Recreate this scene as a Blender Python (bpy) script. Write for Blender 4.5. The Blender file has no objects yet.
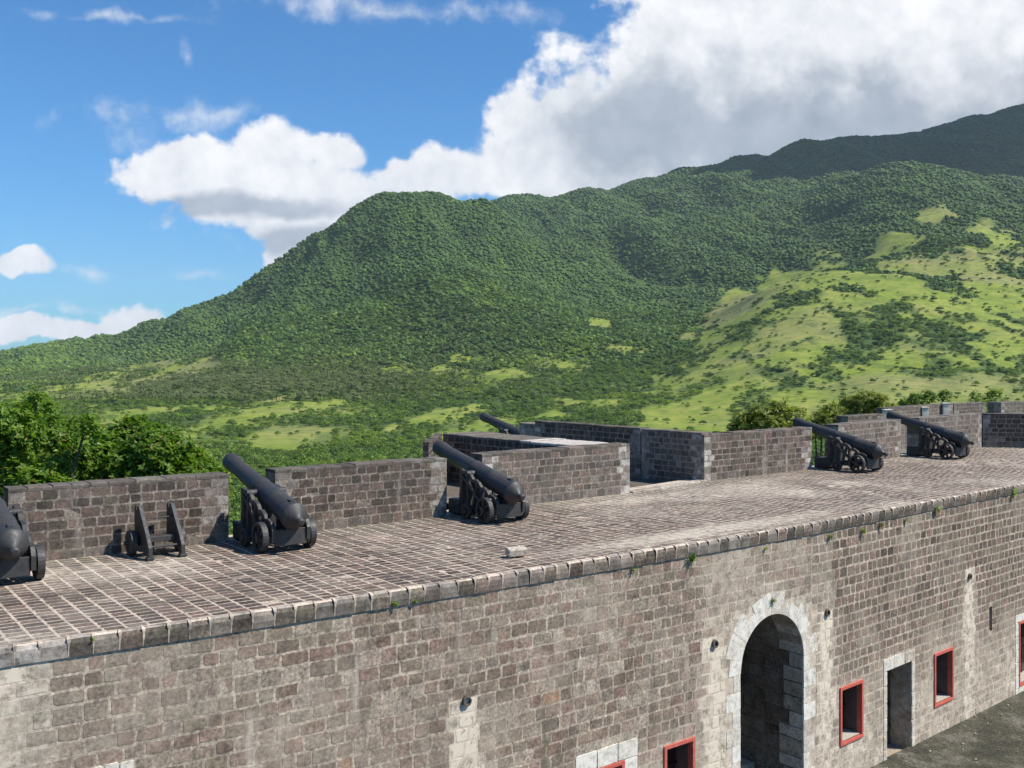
import bpy, math, random
import numpy as np
random.seed(7)
rng = np.random.default_rng(11)
SC = bpy.context.scene
COL = SC.collection
F, CX, HY, EYE = 996.0, 512.0, 360.0, 3.3
GROUND = -5.65

# ------------------------------------------------------------------ helpers
def gp(px, py, z=0.0):
    """where the photograph's sight line meets a level z (for measuring only)"""
    Y = (EYE - z) * F / (py - HY)
    return np.array([(px - CX) / F * Y, Y])

def link(o):
    COL.objects.link(o); return o

def tag(o, label=None, cat=None, group=None, kind=None):
    if label: o['label'] = label
    if cat: o['category'] = cat
    if group: o['group'] = group
    if kind: o['kind'] = kind
    return o

def empty(name, loc, rz=0.0, **k):
    o = bpy.data.objects.new(name, None); o.location = loc; o.rotation_euler = (0, 0, rz)
    o.empty_display_size = .2
    link(o); return tag(o, **k)

class MB:
    def __init__(self):
        self.v = []; self.f = []; self.m = []; self.c = []
    def add(self, vs, fs, m=0, c=(.5, .5, 0)):
        b = len(self.v)
        self.v.extend([tuple(p) for p in vs])
        self.c.extend([c] * len(vs))
        for f in fs:
            self.f.append(tuple(b + i for i in f)); self.m.append(m)
    def box(self, x0, x1, y0, y1, z0, z1, m=0, c=(.5, .5, 0), T=None):
        vs = [(x0,y0,z0),(x1,y0,z0),(x1,y1,z0),(x0,y1,z0),(x0,y0,z1),(x1,y0,z1),(x1,y1,z1),(x0,y1,z1)]
        if T: vs = [T(*p) for p in vs]
        self.add(vs, [(0,3,2,1),(4,5,6,7),(0,1,5,4),(1,2,6,5),(2,3,7,6),(3,0,4,7)], m, c)
    def lathe(self, prof, axis='y', n=24, m=0, off=(0,0,0), tilt=0.0, c=(.5,.5,0)):
        """prof: (along, radius) list; axis y or x"""
        vs = []; fs = []
        for (a, r) in prof:
            for k in range(n):
                t = 2 * math.pi * k / n
                p, q = r * math.cos(t), r * math.sin(t)
                if axis == 'y':
                    y, z = a * math.cos(tilt) - q * math.sin(tilt), a * math.sin(tilt) + q * math.cos(tilt)
                    vs.append((off[0] + p, off[1] + y, off[2] + z))
                else:
                    vs.append((off[0] + a, off[1] + p, off[2] + q))
        for i in range(len(prof) - 1):
            for k in range(n):
                k2 = (k + 1) % n
                f = (i*n+k, i*n+k2, (i+1)*n+k2, (i+1)*n+k)
                fs.append(f if axis != 'y' else f[::-1])
        fs.append(tuple(range(n))); fs.append(tuple((len(prof)-1)*n + k for k in range(n))[::-1])
        self.add(vs, fs, m, c)
    def bar2d(self, pts, w, x0, x1, m=0):
        """a rail of width w following pts in the y-z plane, extruded from x0 to x1"""
        P = [np.array(p, float) for p in pts]; L = []; R = []
        for i, p in enumerate(P):
            d = (P[min(i+1, len(P)-1)] - P[max(i-1, 0)]); d /= np.linalg.norm(d)
            nrm = np.array([-d[1], d[0]]) * w / 2
            L.append(p + nrm); R.append(p - nrm)
        n = len(P)
        vs = [(x0, *q) for q in L] + [(x0, *q) for q in R] + [(x1, *q) for q in L] + [(x1, *q) for q in R]
        fs = []
        for i in range(n - 1):
            fs += [(i, i+1, n+i+1, n+i), (2*n+i, 3*n+i, 3*n+i+1, 2*n+i+1),
                   (i, 2*n+i, 2*n+i+1, i+1), (n+i, n+i+1, 3*n+i+1, 3*n+i)]
        fs += [(0, n, 3*n, 2*n), (n-1, 3*n-1, 4*n-1, 2*n-1)]
        self.add(vs, fs, m)
    def build(self, name, mats, parent=None, smooth=False, bevel=0.0, recalc=True):
        me = bpy.data.meshes.new(name)
        me.from_pydata(self.v, [], self.f); 
        for mt in (mats if isinstance(mats, (list, tuple)) else [mats]): me.materials.append(mt)
        me.polygons.foreach_set('material_index', self.m)
        at = me.color_attributes.new('tint', 'FLOAT_COLOR', 'POINT')
        a = np.ones((len(self.v), 4)); a[:, :3] = np.array(self.c); at.data.foreach_set('color', a.ravel())
        if smooth: me.polygons.foreach_set('use_smooth', [True] * len(self.f))
        me.update()
        if recalc:
            import bmesh
            bm = bmesh.new(); bm.from_mesh(me); bmesh.ops.recalc_face_normals(bm, faces=bm.faces)
            bm.to_mesh(me); bm.free()
        o = bpy.data.objects.new(name, me)
        if parent: o.parent = parent
        if bevel:
            md = o.modifiers.new('bevel', 'BEVEL'); md.width = bevel; md.segments = 2; md.limit_method = 'ANGLE'
            md.angle_limit = math.radians(40)
        return link(o)

# ------------------------------------------------------------------ node helpers
def mat(name):
    m = bpy.data.materials.new(name); m.use_nodes = True
    nt = m.node_tree; b = nt.nodes['Principled BSDF']
    b.inputs['Specular IOR Level'].default_value = .3
    return m, nt, b
def N(nt, t, **k):
    n = nt.nodes.new(t)
    for a, v in k.items():
        if a.startswith('i_'):
            key = a[2:]; key = int(key) if key.isdigit() else key.replace('_', ' ')
            if hasattr(v, 'is_linked') or isinstance(v, bpy.types.NodeSocket): nt.links.new(v, n.inputs[key])
            else: n.inputs[key].default_value = v
        else: setattr(n, a, v)
    return n
def mathn(nt, op, a, b=None, c=None, clamp=False):
    n = nt.nodes.new('ShaderNodeMath'); n.operation = op; n.use_clamp = clamp
    for i, x in enumerate((a, b, c)):
        if x is None: continue
        if isinstance(x, (int, float)): n.inputs[i].default_value = x
        else: nt.links.new(x, n.inputs[i])
    return n.outputs[0]
def mixc(nt, fac, a, b, mode='MIX'):
    n = nt.nodes.new('ShaderNodeMix'); n.data_type = 'RGBA'; n.blend_type = mode
    for i, x in ((0, fac), (6, a), (7, b)):
        if isinstance(x, (int, float)): n.inputs[i].default_value = x
        elif isinstance(x, (tuple, list)): n.inputs[i].default_value = (*x[:3], 1)
        else: nt.links.new(x, n.inputs[i])
    return n.outputs[2]
def ramp(nt, fac, stops, interp='LINEAR'):
    n = nt.nodes.new('ShaderNodeValToRGB'); cr = n.color_ramp; cr.interpolation = interp
    while len(cr.elements) < len(stops): cr.elements.new(.5)
    for e, (p, c) in zip(cr.elements, stops): e.position = p; e.color = (*c, 1) if len(c) == 3 else c
    nt.links.new(fac, n.inputs[0]); return n.outputs[0]
def noise(nt, vec, scale, detail=4, rough=.55, dist=0):
    n = nt.nodes.new('ShaderNodeTexNoise'); n.inputs['Scale'].default_value = scale
    n.inputs['Detail'].default_value = detail; n.inputs['Roughness'].default_value = rough
    n.inputs['Distortion'].default_value = dist
    if vec is not None: nt.links.new(vec, n.inputs['Vector'])
    return n.outputs[0]
def objcoord(nt): return nt.nodes.new('ShaderNodeTexCoord').outputs['Object']
def geopos(nt): return nt.nodes.new('ShaderNodeNewGeometry').outputs['Position']
def mapr(nt, v, a, b, c=0., d=1.):
    n = nt.nodes.new('ShaderNodeMapRange'); nt.links.new(v, n.inputs[0])
    for i, x in enumerate((a, b, c, d)): n.inputs[i+1].default_value = x
    return n.outputs[0]
def bump(nt, b, h, strength=.3, dist=.02):
    n = nt.nodes.new('ShaderNodeBump'); n.inputs['Strength'].default_value = strength
    n.inputs['Distance'].default_value = dist
    nt.links.new(h, n.inputs['Height']); nt.links.new(n.outputs[0], b.inputs['Normal'])

def stone_mat(name, stops, pale=(.62, .57, .50), stain=(.05, .045, .04), stain_amt=.5, moss=(.10,.105,.05), patch=.0, soft=0.0, bs=.5, runs=.0):
    """tint attribute: r tone of the stone, g hue, b how much lime has washed over it"""
    m, nt, b = mat(name)
    at = nt.nodes.new('ShaderNodeVertexColor'); at.layer_name = 'tint'
    sp = nt.nodes.new('ShaderNodeSeparateColor'); nt.links.new(at.outputs[0], sp.inputs[0])
    P = geopos(nt)
    c = ramp(nt, sp.outputs[0], stops)
    c = mixc(nt, mathn(nt, 'MULTIPLY', mapr(nt, sp.outputs[1], .5, 1), .7), c, (.25, .155, .125))
    c = mixc(nt, mathn(nt, 'MULTIPLY', mapr(nt, sp.outputs[1], .30, 0), .5), c, (.205, .19, .15))
    c = mixc(nt, mathn(nt, 'MULTIPLY', mapr(nt, sp.outputs[1], .992, 1), .7), c, (.50, .27, .12))
    n1 = noise(nt, P, 22, 6, .72); n2 = noise(nt, P, 90, 3, .6)
    c = mixc(nt, 1, c, ramp(nt, n1, [(.28, (.38, .37, .36)), (.5, (1, 1, 1)), (.72, (1.7, 1.65, 1.6))]), 'MULTIPLY')
    c = mixc(nt, 1, c, ramp(nt, noise(nt, P, 5.5, 5, .65), [(.3, (.62, .62, .62)), (.5, (1, 1, 1)), (.72, (1.35, 1.33, 1.3))]), 'MULTIPLY')
    if soft:
        c = mixc(nt, mathn(nt, 'MULTIPLY', mapr(nt, noise(nt, P, 1.1, 6, .7), .42, .62), soft), c, mixc(nt, 1, (.255, .203, .152), ramp(nt, n1, [(.3, (.6, .6, .6)), (.7, (1.4, 1.4, 1.4))]), 'MULTIPLY'))
    n3 = noise(nt, P, .9, 5, .6); n4 = noise(nt, P, 5, 5, .7)
    st = mathn(nt, 'MULTIPLY', mapr(nt, n3, .47, .66), mapr(nt, n4, .4, .62)); st = mathn(nt, 'MULTIPLY', st, stain_amt)
    c = mixc(nt, st, c, stain)
    if runs:
        vm = nt.nodes.new('ShaderNodeVectorMath'); vm.operation = 'MULTIPLY'; nt.links.new(P, vm.inputs[0]); vm.inputs[1].default_value = (1, 1, .09)
        rn = mathn(nt, 'MULTIPLY', mapr(nt, noise(nt, vm.outputs[0], 3.2, 5, .6), .52, .68), mapr(nt, noise(nt, P, .7, 3, .5), .42, .6))
        c = mixc(nt, mathn(nt, 'MULTIPLY', rn, runs), c, (.095, .082, .068))
        rn2 = mathn(nt, 'MULTIPLY', mapr(nt, noise(nt, vm.outputs[0], 4.5, 5, .6), .58, .7), mapr(nt, noise(nt, P, .45, 3, .5), .5, .62))
        c = mixc(nt, mathn(nt, 'MULTIPLY', rn2, runs), c, (.55, .49, .41))
    gm = mathn(nt, 'MULTIPLY', mapr(nt, noise(nt, P, 3.1, 5, .7), .56, .7), .5)
    c = mixc(nt, gm, c, moss)
    pl = mathn(nt, 'ADD', sp.outputs[2], mathn(nt, 'MULTIPLY', mapr(nt, noise(nt, P, .55, 4, .6), .5, .75), patch))
    pf = mathn(nt, 'MULTIPLY', pl, mapr(nt, noise(nt, P, 6, 7, .78), .34, .60), clamp=True)
    c = mixc(nt, pf, c, pale)
    nt.links.new(c, b.inputs['Base Color']); b.inputs['Roughness'].default_value = .92
    h = mathn(nt, 'ADD', n1, mathn(nt, 'MULTIPLY', n2, .4))
    bump(nt, b, h, bs, .015)
    return m

M = {}
M['stone_warm'] = stone_mat('courtyard_stone', [(0, (.066, .047, .036)), (.35, (.160, .118, .088)), (.7, (.245, .190, .143)), (1, (.38, .315, .25))],
                            pale=(.66, .57, .45), stain_amt=.3, patch=.5, soft=.42, bs=.3, runs=.55)
M['stone_dark'] = stone_mat('parapet_stone', [(0, (.05, .039, .032)), (.5, (.082, .064, .053)), (1, (.125, .099, .082))], pale=(.48, .45, .41), stain_amt=.6, patch=.14, runs=.45)
M['mortar_warm'] = stone_mat('wall_mortar', [(0, (.34, .28, .215)), (1, (.43, .36, .28))], pale=(.60, .51, .40), soft=.25, runs=.4, stain_amt=.3, patch=.3)
M['mortar_dark'] = stone_mat('parapet_mortar', [(0, (.20, .17, .14)), (1, (.25, .215, .18))], pale=(.46, .44, .40), stain_amt=.8)
M['pave'] = stone_mat('paving_stone', [(0, (.034, .025, .021)), (.5, (.074, .054, .045)), (1, (.17, .14, .115))], pale=(.46, .40, .32), stain_amt=.6, patch=.3)
M['pave_mortar'] = stone_mat('paving_mortar', [(0, (.37, .295, .23)), (1, (.50, .41, .325))], pale=(.64, .55, .45), stain=(.085, .07, .055), stain_amt=1.0, patch=.3)
M['lime'] = stone_mat('limestone_dressing', [(0, (.26, .21, .165)), (.5, (.44, .38, .30)), (1, (.58, .53, .45))], pale=(.74, .70, .62), stain_amt=.5, patch=.3)
M['coping'] = stone_mat('coping_stone', [(0, (.06, .048, .038)), (.5, (.125, .102, .08)), (1, (.21, .175, .138))], pale=(.5, .45, .40), stain_amt=.6)

def rusty(m):
    nt = m.node_tree; b = nt.nodes['Principled BSDF']; P = geopos(nt)
    src = b.inputs['Base Color'].links[0].from_socket
    f = mathn(nt, 'MULTIPLY', mathn(nt, 'MULTIPLY', mapr(nt, noise(nt, P, 5, 6, .75), .50, .66), mapr(nt, noise(nt, P, 38, 4, .7), .4, .6)), .75)
    nt.links.new(mixc(nt, f, src, (.085, .055, .040)), b.inputs['Base Color'])
    r_ = mapr(nt, noise(nt, P, 16, 5, .7), .3, .7, .42, .75); nt.links.new(r_, b.inputs['Roughness'])
def simple(name, col, rough=.6, var=.25, scale=20, bumpd=.01, metal=0, spec=.3):
    m, nt, b = mat(name); P = geopos(nt)
    n = noise(nt, P, scale, 5, .6)
    c = mixc(nt, 1, col, ramp(nt, n, [(.2, (1-var,)*3), (.8, (1+var,)*3)]), 'MULTIPLY')
    nt.links.new(c, b.inputs['Base Color']); b.inputs['Roughness'].default_value = rough
    b.inputs['Metallic'].default_value = metal; b.inputs['Specular IOR Level'].default_value = spec
    bump(nt, b, n, .3, bumpd); return m
M['iron'] = simple('painted_iron', (.036, .035, .035), .5, .4, 14, .006, spec=.45)
rusty(M['iron'])
M['red'] = simple('red_painted_timber', (.50, .105, .075), .6, .25, 25, .004)
def worn(m):
    nt = m.node_tree; b = nt.nodes['Principled BSDF']; P = geopos(nt); src = b.inputs['Base Color'].links[0].from_socket
    f = mathn(nt, 'MULTIPLY', mapr(nt, noise(nt, P, 9, 7, .8), .52, .66), .7)
    nt.links.new(mixc(nt, f, src, (.50, .27, .21)), b.inputs['Base Color'])
worn(M['red'])
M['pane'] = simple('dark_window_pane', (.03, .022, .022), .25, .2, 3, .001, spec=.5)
M['wood'] = simple('weathered_door_planks', (.09, .065, .045), .8, .4, 18, .01)
M['sill'] = simple('pale_sill_plaster', (.42, .38, .33), .9, .25, 20, .01)
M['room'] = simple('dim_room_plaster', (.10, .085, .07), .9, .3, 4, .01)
M['bark'] = simple('tree_bark', (.10, .075, .055), .9, .4, 12, .03)

def leaf_mat(name, dark, light, trans=.35, scale=1.2, rough=.5, dry=None, land=False):
    m, nt, b = mat(name)
    P = geopos(nt)
    at = nt.nodes.new('ShaderNodeVertexColor'); at.layer_name = 'tint'
    sp = nt.nodes.new('ShaderNodeSeparateColor'); nt.links.new(at.outputs[0], sp.inputs[0])
    oi = nt.nodes.new('ShaderNodeObjectInfo')
    f = mathn(nt, 'ADD', mathn(nt, 'MULTIPLY', sp.outputs[0], .45), mathn(nt, 'MULTIPLY', oi.outputs['Random'], .5))
    c = ramp(nt, f, [(.1, dark), (.9, light)])
    if land:
        c = mixc(nt, 1, c, ramp(nt, noise(nt, P, .006, 5, .6), [(.34, (.72, .80, .85)), (.5, (1, 1, 1)), (.66, (1.45, 1.30, 1.05))]), 'MULTIPLY')
        c = mixc(nt, 1, c, ramp(nt, noise(nt, P, .035, 4, .7), [(.35, (.66, .70, .75)), (.5, (1, 1, 1)), (.66, (1.5, 1.4, 1.2))]), 'MULTIPLY')
        sz = nt.nodes.new('ShaderNodeSeparateXYZ'); nt.links.new(P, sz.inputs[0])
        lo_ = mapr(nt, mathn(nt, 'ADD', sz.outputs[2], mathn(nt, 'MULTIPLY', noise(nt, P, .004, 3), 160)), 210, 60)
        c = mixc(nt, lo_, c, mixc(nt, 1, c, (1.5, 1.32, 1.15), 'MULTIPLY'))
    if dry:
        c = mixc(nt, mapr(nt, sp.outputs[1], .965, .985), c, dry)
    nt.links.new(c, b.inputs['Base Color']); b.inputs['Roughness'].default_value = rough
    if trans:
        tr = nt.nodes.new('ShaderNodeBsdfTranslucent')
        nt.links.new(mixc(nt, 1, c, (1.3, 1.5, .5), 'MULTIPLY'), tr.inputs[0])
        mx = nt.nodes.new('ShaderNodeMixShader'); mx.inputs[0].default_value = trans
        nt.links.new(b.outputs[0], mx.inputs[1]); nt.links.new(tr.outputs[0], mx.inputs[2])
        nt.links.new(mx.outputs[0], nt.nodes['Material Output'].inputs[0])
    return m
M['leaf'] = leaf_mat('glossy_green_leaf', (.08, .16, .018), (.34, .46, .07), .45, rough=.42, dry=(.30, .20, .08))
M['leaf_olive'] = leaf_mat('olive_leaf', (.08, .12, .02), (.28, .30, .06), .35)
M['leaf_bush'] = leaf_mat('bush_leaf', (.034, .085, .013), (.14, .225, .038), .25, land=True)
M['leaf_far'] = leaf_mat('forest_canopy', (.020, .055, .010), (.080, .145, .022), .0, rough=.7, land=True)
M['leaf_palm'] = leaf_mat('palm_frond', (.06, .10, .025), (.22, .24, .08), .25)

# ------------------------------------------------------------------ fort geometry measured off the photograph
NW = [gp(0, 647), gp(220, 616), gp(480, 577), gp(700, 541.5), gp(811, 523), gp(1024, 483)]
d0 = (NW[1] - NW[0]) / np.linalg.norm(NW[1] - NW[0]); d1 = (NW[-1] - NW[-2]) / np.linalg.norm(NW[-1] - NW[-2])
NW = [NW[0] - d0 * 7] + NW + [NW[-1] + d1 * 11]
NW = np.array(NW)
SEG = np.linalg.norm(np.diff(NW, axis=0), axis=1); CUM = np.concatenate([[0], np.cumsum(SEG)])
SMAX = CUM[-1]
ND = np.array([-0.6, 0.8])                        # direction across the terrace, outwards
def wall_pt(s, off=0.0):
    """point on the courtyard wall at arc length s, off metres out into the courtyard"""
    i = int(np.clip(np.searchsorted(CUM, s) - 1, 0, len(SEG) - 1))
    u = (NW[i+1] - NW[i]) / SEG[i]
    p = NW[i] + u * (s - CUM[i])
    # smoothly averaged normal keeps courses joined at the slight bends
    def nn(j):
        a = (NW[j+1] - NW[j]) / SEG[j]; return np.array([a[1], -a[0]])
    t = (s - CUM[i]) / SEG[i]; n = nn(i)
    if t > .5 and i < len(SEG) - 1: n = n * (1.5 - t) + nn(i+1) * (t - .5)
    elif t < .5 and i > 0: n = n * (.5 + t) + nn(i-1) * (.5 - t)
    n = n / np.linalg.norm(n)
    return p + n * off
def s_of(px):
    r = (px - CX) / F
    for i in range(len(SEG)):
        a, b = NW[i], NW[i+1]
        fa, fb = a[0] - r * a[1], b[0] - r * b[1]
        if fa * fb <= 0: return CUM[i] + SEG[i] * fa / (fa - fb)
    return 0 if px < 0 else SMAX
def z_of(px, py):
    p = wall_pt(s_of(px)); return EYE - (py - HY) / F * p[1]

def wmap(s, z, d):
    p = wall_pt(s, d); return (p[0], p[1], z)

def pillow(mb, mp, a0, a1, b0, b1, gap, low, high, tint, inset=.010, jit=.008, m=0, cut=(.006, .028)):
    """one squared block with worn, uneven corners standing in its mortar"""
    j = lambda: random.uniform(-jit, jit)
    if a1 - a0 < .05 or b1 - b0 < .04: return
    O = [(a0+gap+j(), b0+gap+j()), (a1-gap+j(), b0+gap+j()), (a1-gap+j(), b1-gap+j()), (a0+gap+j(), b1-gap+j())]
    P = []
    mx = min(a1 - a0, b1 - b0) * .32
    for k in range(4):
        p, q, n = O[k], O[k-1], O[(k+1) % 4]
        for t in (q, n):
            L = math.hypot(t[0]-p[0], t[1]-p[1]) + 1e-9; c = min(mx, random.uniform(*cut))
            P.append((p[0] + (t[0]-p[0]) * c / L, p[1] + (t[1]-p[1]) * c / L))
    ca, cb = (a0+a1)/2, (b0+b1)/2; w, hh = (a1-a0)/2, (b1-b0)/2
    I = [(ca + (x - ca) * (1 - inset / w), cb + (y - cb) * (1 - inset / hh)) for x, y in P]
    h = high + random.uniform(-.0015, .002)
    vs = [mp(x, y, low) for x, y in P] + [mp(x, y, h + random.uniform(-.0012, .0012)) for x, y in I]
    mb.add(vs, [tuple(range(8, 16))] + [(i, (i+1) % 8, 8 + (i+1) % 8, 8 + i) for i in range(8)], m, tint)

def courses(z0, z1, lo, hi):
    out = []; z = z1
    while z > z0 + .02:
        h = random.uniform(lo, hi); zz = z - h
        if zz < z0 + lo * .5: zz = z0
        out.append((zz, z)); z = zz
    return out

def stones(mb, mp, s0, s1, z0, z1, ch=(.18, .24), cw=(.2, .38), holes=(), tint=None, gap=.009, low=-.016, high=-.002, m=0, jit=.008, cwf=None):
    for (za, zb) in courses(z0, z1, *ch):
        zm = (za + zb) / 2
        blocked = sorted([h(zm, za, zb) for h in holes if h(zm, za, zb)])
        runs = []; x = s0
        for (a, b) in blocked:
            if a > x: runs.append((x, min(a, s1)))
            x = max(x, b)
        if x < s1: runs.append((x, s1))
        for (a, b) in runs:
            x = a
            while x < b - 1e-6:
                lo, hi = cwf(x, zm) if cwf else cw
                w = random.uniform(lo, hi)
                if b - x - w < lo * .6: w = b - x
                w = min(w, b - x)
                pillow(mb, mp, x, x + w, za, zb, gap, low, high, tint(x + w/2, zm), jit=jit, m=m)
                x += w

def vnoise(x, y, seed=0):
    x = np.asarray(x, float); y = np.asarray(y, float)
    xi = np.floor(x).astype(np.int64); yi = np.floor(y).astype(np.int64)
    fx = x - xi; fy = y - yi; fx = fx*fx*(3-2*fx); fy = fy*fy*(3-2*fy)
    def h(a, b):
        n = (a * 374761393 + b * 668265263 + seed * 1442695041) & 0x7fffffff
        n = ((n ^ (n >> 13)) * 1274126177) & 0x7fffffff
        return ((n ^ (n >> 16)) & 0xffff) / 65535.0
    return (h(xi,yi)*(1-fx)+h(xi+1,yi)*fx)*(1-fy) + (h(xi,yi+1)*(1-fx)+h(xi+1,yi+1)*fx)*fy
def fbm(x, y, o=4, seed=0):
    a = 0; w = .5; t = 0
    for k in range(o):
        a = a + w * vnoise(x * 2**k, y * 2**k, seed + k); t += w; w *= .55
    return a / t

# ------------------------------------------------------------------ courtyard wall with its openings
S = s_of
sBend = S(812)
spouts = [(466, 700), (714, 643), (826.5, 612), (969, 576)]
# openings: s0, s1, zlo, ztop
def win(px0, px1, pyt, pyb): 
    return (S(px0), S(px1), z_of(px0, pyb), z_of(px0, pyt))
WINS = [win(839.5, 862.5, 688, 747), win(933.8, 952.8, 654, 708), win(663.5, 694.5, 746.5, 812),
        win(590, 624, 771, 825), win(1018.5, 1052, 622, 687), win(101, 123, 776, 820)]
zl3 = WINS[2][2]; 
DOOR = (S(887), S(911.5), GROUND + .02, z_of(887, 671))
AL, AR = S(740.5), S(803.5); AC = (AL + AR) / 2; ARAD = (AR - AL) / 2
ATOP = z_of(772, 614.5); ASPR = ATOP - ARAD
SLIT = (S(989.2), S(992.2), z_of(990, 631), z_of(990, 607))
def arch_top(s):
    t = (s - AC) / ARAD
    return ASPR + ARAD * math.sqrt(max(0, 1 - t*t))
RING = .34
def hole_rect(r, pad=0.0, padt=None):
    padt = pad if padt is None else padt
    return lambda zm, za, zb: (r[0]-pad, r[1]+pad) if (zb > r[2]-pad+.03 and za < r[3]+padt-.03) else None
def hole_arch(zm, za, zb):
    z = max(zm, ASPR)
    if zm < ASPR:
        k = int((zm - GROUND) / .33) % 2
        return (AL - (.26 if k else .42), AR + (.26 if k else .42))
    R = ARAD + RING; t = (z - ASPR) / R
    if t >= 1: return None
    w = R * math.sqrt(1 - t*t); return (AC - w, AC + w)
pads = [0, 0, 0, .32, .20, .13]
HOLES = [hole_rect(w, p) for w, p in zip(WINS, pads)] + [hole_rect(DOOR, .16, .28), hole_rect(SLIT, 0), hole_arch]

def pale_at(s, z):
    p = 0.0
    for (px, py) in spouts:
        ds = s - S(px); dz = z_of(px, py) - z
        if dz > -.1:
            wdt = .20 + .11 * dz
            p = max(p, 2.6 * math.exp(-(ds / wdt)**2) * math.exp(-dz / 4.5))
    p = max(p, 2.2 * math.exp(-((s - S(12)) / .42)**2) * math.exp(-max(0, -z) / 1.6))
    for w in WINS + [DOOR]:
        if w[0] - .5 < s < w[1] + .5 and z < w[2] + .1: p = max(p, .55)
    p = max(p, .85 * min(1, max(0, (-3.0 - z) / 1.8)) * (.5 + float(fbm(s*.6, z*.8, 3, 17))))
    rr_ = math.hypot(s - AC, max(0, z - ASPR)) - ARAD
    if rr_ < .75 and z < ATOP + .8: p = max(p, 2.2 * (1 - max(0, rr_ - .3) / .45) * float(fbm(s*2.3, z*2.3, 2, 40)))
    if abs(s - AC) < ARAD + 1.1: p = max(p, .6 if z < ATOP + .3 else .3)
    return p
def wall_tint(s, z):
    r = random.random()
    hue = random.random()
    left = s < sBend
    if left:
        t = .30 + .62 * r
        t *= .9 + .25 * float(fbm(s * .5, z * .7, 3, 5))
    else:
        up = np.clip((z + 4.2) / 2.2, 0, 1)
        t = (.0 + .42 * r) * up + (.22 + .6 * r) * (1 - up)
    if abs(s - sBend) < .16 and z > -1.6: t = 0
    hue = min(hue, .9) if s > sBend else hue
    return (t, hue, pale_at(s, z) * random.uniform(.5, 1.1))
def cwf(s, z): return (.22, .44) if s < sBend else (.17, .31)

fort = empty('fort_wall', (*wall_pt(S(500)), GROUND), label='long sunlit courtyard wall of coursed brown and grey stone with arch, door and small windows', cat='stone wall')
def to_local(o, parent):
    o.parent = parent
    o.matrix_parent_inverse = parent.matrix_basis.inverted(); return o
def fpart(mb, name, mats, parent=fort, **k):
    o = mb.build(name, mats, None, **k); o.parent = parent
    L = parent
    bpy.context.view_layer.update()
    o.matrix_parent_inverse = parent.matrix_world.inverted()
    return o

mb = MB()
# mortar face as strips broken at every opening
brk = sorted(set([0, SMAX] + list(CUM[1:-1]) + list(np.arange(.5, SMAX, .5)) + [x for w in WINS + [DOOR, SLIT] for x in w[:2]] + list(np.linspace(AL, AR, 25))))
for a, b in zip(brk[:-1], brk[1:]):
    if b - a < 1e-5: continue
    c = (a + b) / 2; blk = []
    for w in WINS + [DOOR, SLIT]:
        if w[0] - 1e-6 <= c <= w[1] + 1e-6: blk.append((w[2], w[2], w[3], w[3]))
    if AL <= c <= AR: blk.append((GROUND, GROUND, arch_top(a), arch_top(b)))
    blk.sort(); za = zb = GROUND - .3
    spans = []
    for (l0, l1, t0, t1) in blk:
        spans.append((za, zb, l0, l1)); za, zb = t0, t1
    spans.append((za, zb, -.24, -.24))
    for (p0, p1, q0, q1) in spans:
        if q0 - p0 < .001 and q1 - p1 < .001: continue
        n = max(1, int((q0 - p0) / .5))
        for k in range(n):
            f0, f1 = k / n, (k+1) / n
            pa = pale_at(c, (p0 + (q0-p0)*(f0+f1)/2))
            mb.add([wmap(a, p0+(q0-p0)*f0, -.0015), wmap(b, p1+(q1-p1)*f0, -.0015), wmap(b, p1+(q1-p1)*f1, -.0015), wmap(a, p0+(q0-p0)*f1, -.0015)],
                   [(0,1,2,3)], 1, (random.random(), .5, pa * .8))
stones(mb, wmap, 0, sBend, GROUND, -.255, (.18, .235), (.20, .40), HOLES, wall_tint, gap=.010, high=.001, jit=.012)
stones(mb, wmap, sBend, SMAX, GROUND, -.255, (.185, .225), (.17, .31), HOLES, wall_tint, gap=.014, high=.001, jit=.010)
fpart(mb, 'masonry', [M['stone_warm'], M['mortar_warm']], recalc=False)

# coping course: one projecting block after another
mb = MB(); x = .0
while x < SMAX - .1:
    w = random.uniform(.25, .31)
    lo = random.uniform(.028, .045)
    g = .011
    a, b = x + g, x + w - g
    wet = math.exp(-((x - S(8)) / .4)**2)
    tint = (random.random() * (.9 if x < sBend else .5), random.uniform(.2, .75), .9 * wet + random.choice([0, 0, .15, .3]))
    zt = -.001 + random.uniform(-.002, .002)
    pr = [(-.10, zt), (lo - .085, zt), (lo - .030, zt - .022), (lo, zt - .072), (lo + random.uniform(-.01, .008), -.15), (lo - .01, -.235), (-.05, -.24)]
    vs = [wmap(a, z, d) for d, z in pr] + [wmap(b, z, d) for d, z in pr]
    n = len(pr)
    mb.add(vs, [(i, n+i, n+i+1, i+1) for i in range(2, n-1)] + [tuple(range(n)), tuple(range(n, 2*n))[::-1]], 0, tint)
    mb.add(vs, [(0, n, n+1, 1)], 1, (random.random(), .5, .2)); mb.add(vs, [(1, n+1, n+2, 2)], random.choice([0, 0, 1]), (min(1, tint[0] + .4), .4, .6))
    # lime joint beside the block
    lip = [(-.10, zt + .002), (lo - .05, zt + .002), (lo + .004, zt - .016), (lo + .006, zt - .05), pr[4], pr[5], pr[6]]
    gl = [.014, .018, .024, .016, .009, .008, .008]
    vs = [wmap(x - gl[i], z, d - (.004 if i > 3 else 0)) for i, (d, z) in enumerate(lip)] + [wmap(x + gl[i], z, d - (.004 if i > 3 else 0)) for i, (d, z) in enumerate(lip)]
    mb.add(vs, [(i, n+i, n+i+1, i+1) for i in range(n-1)], 1, (random.random(), .5, .3))
    x += w
fpart(mb, 'coping', [M['coping'], M['pave_mortar']])

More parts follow.
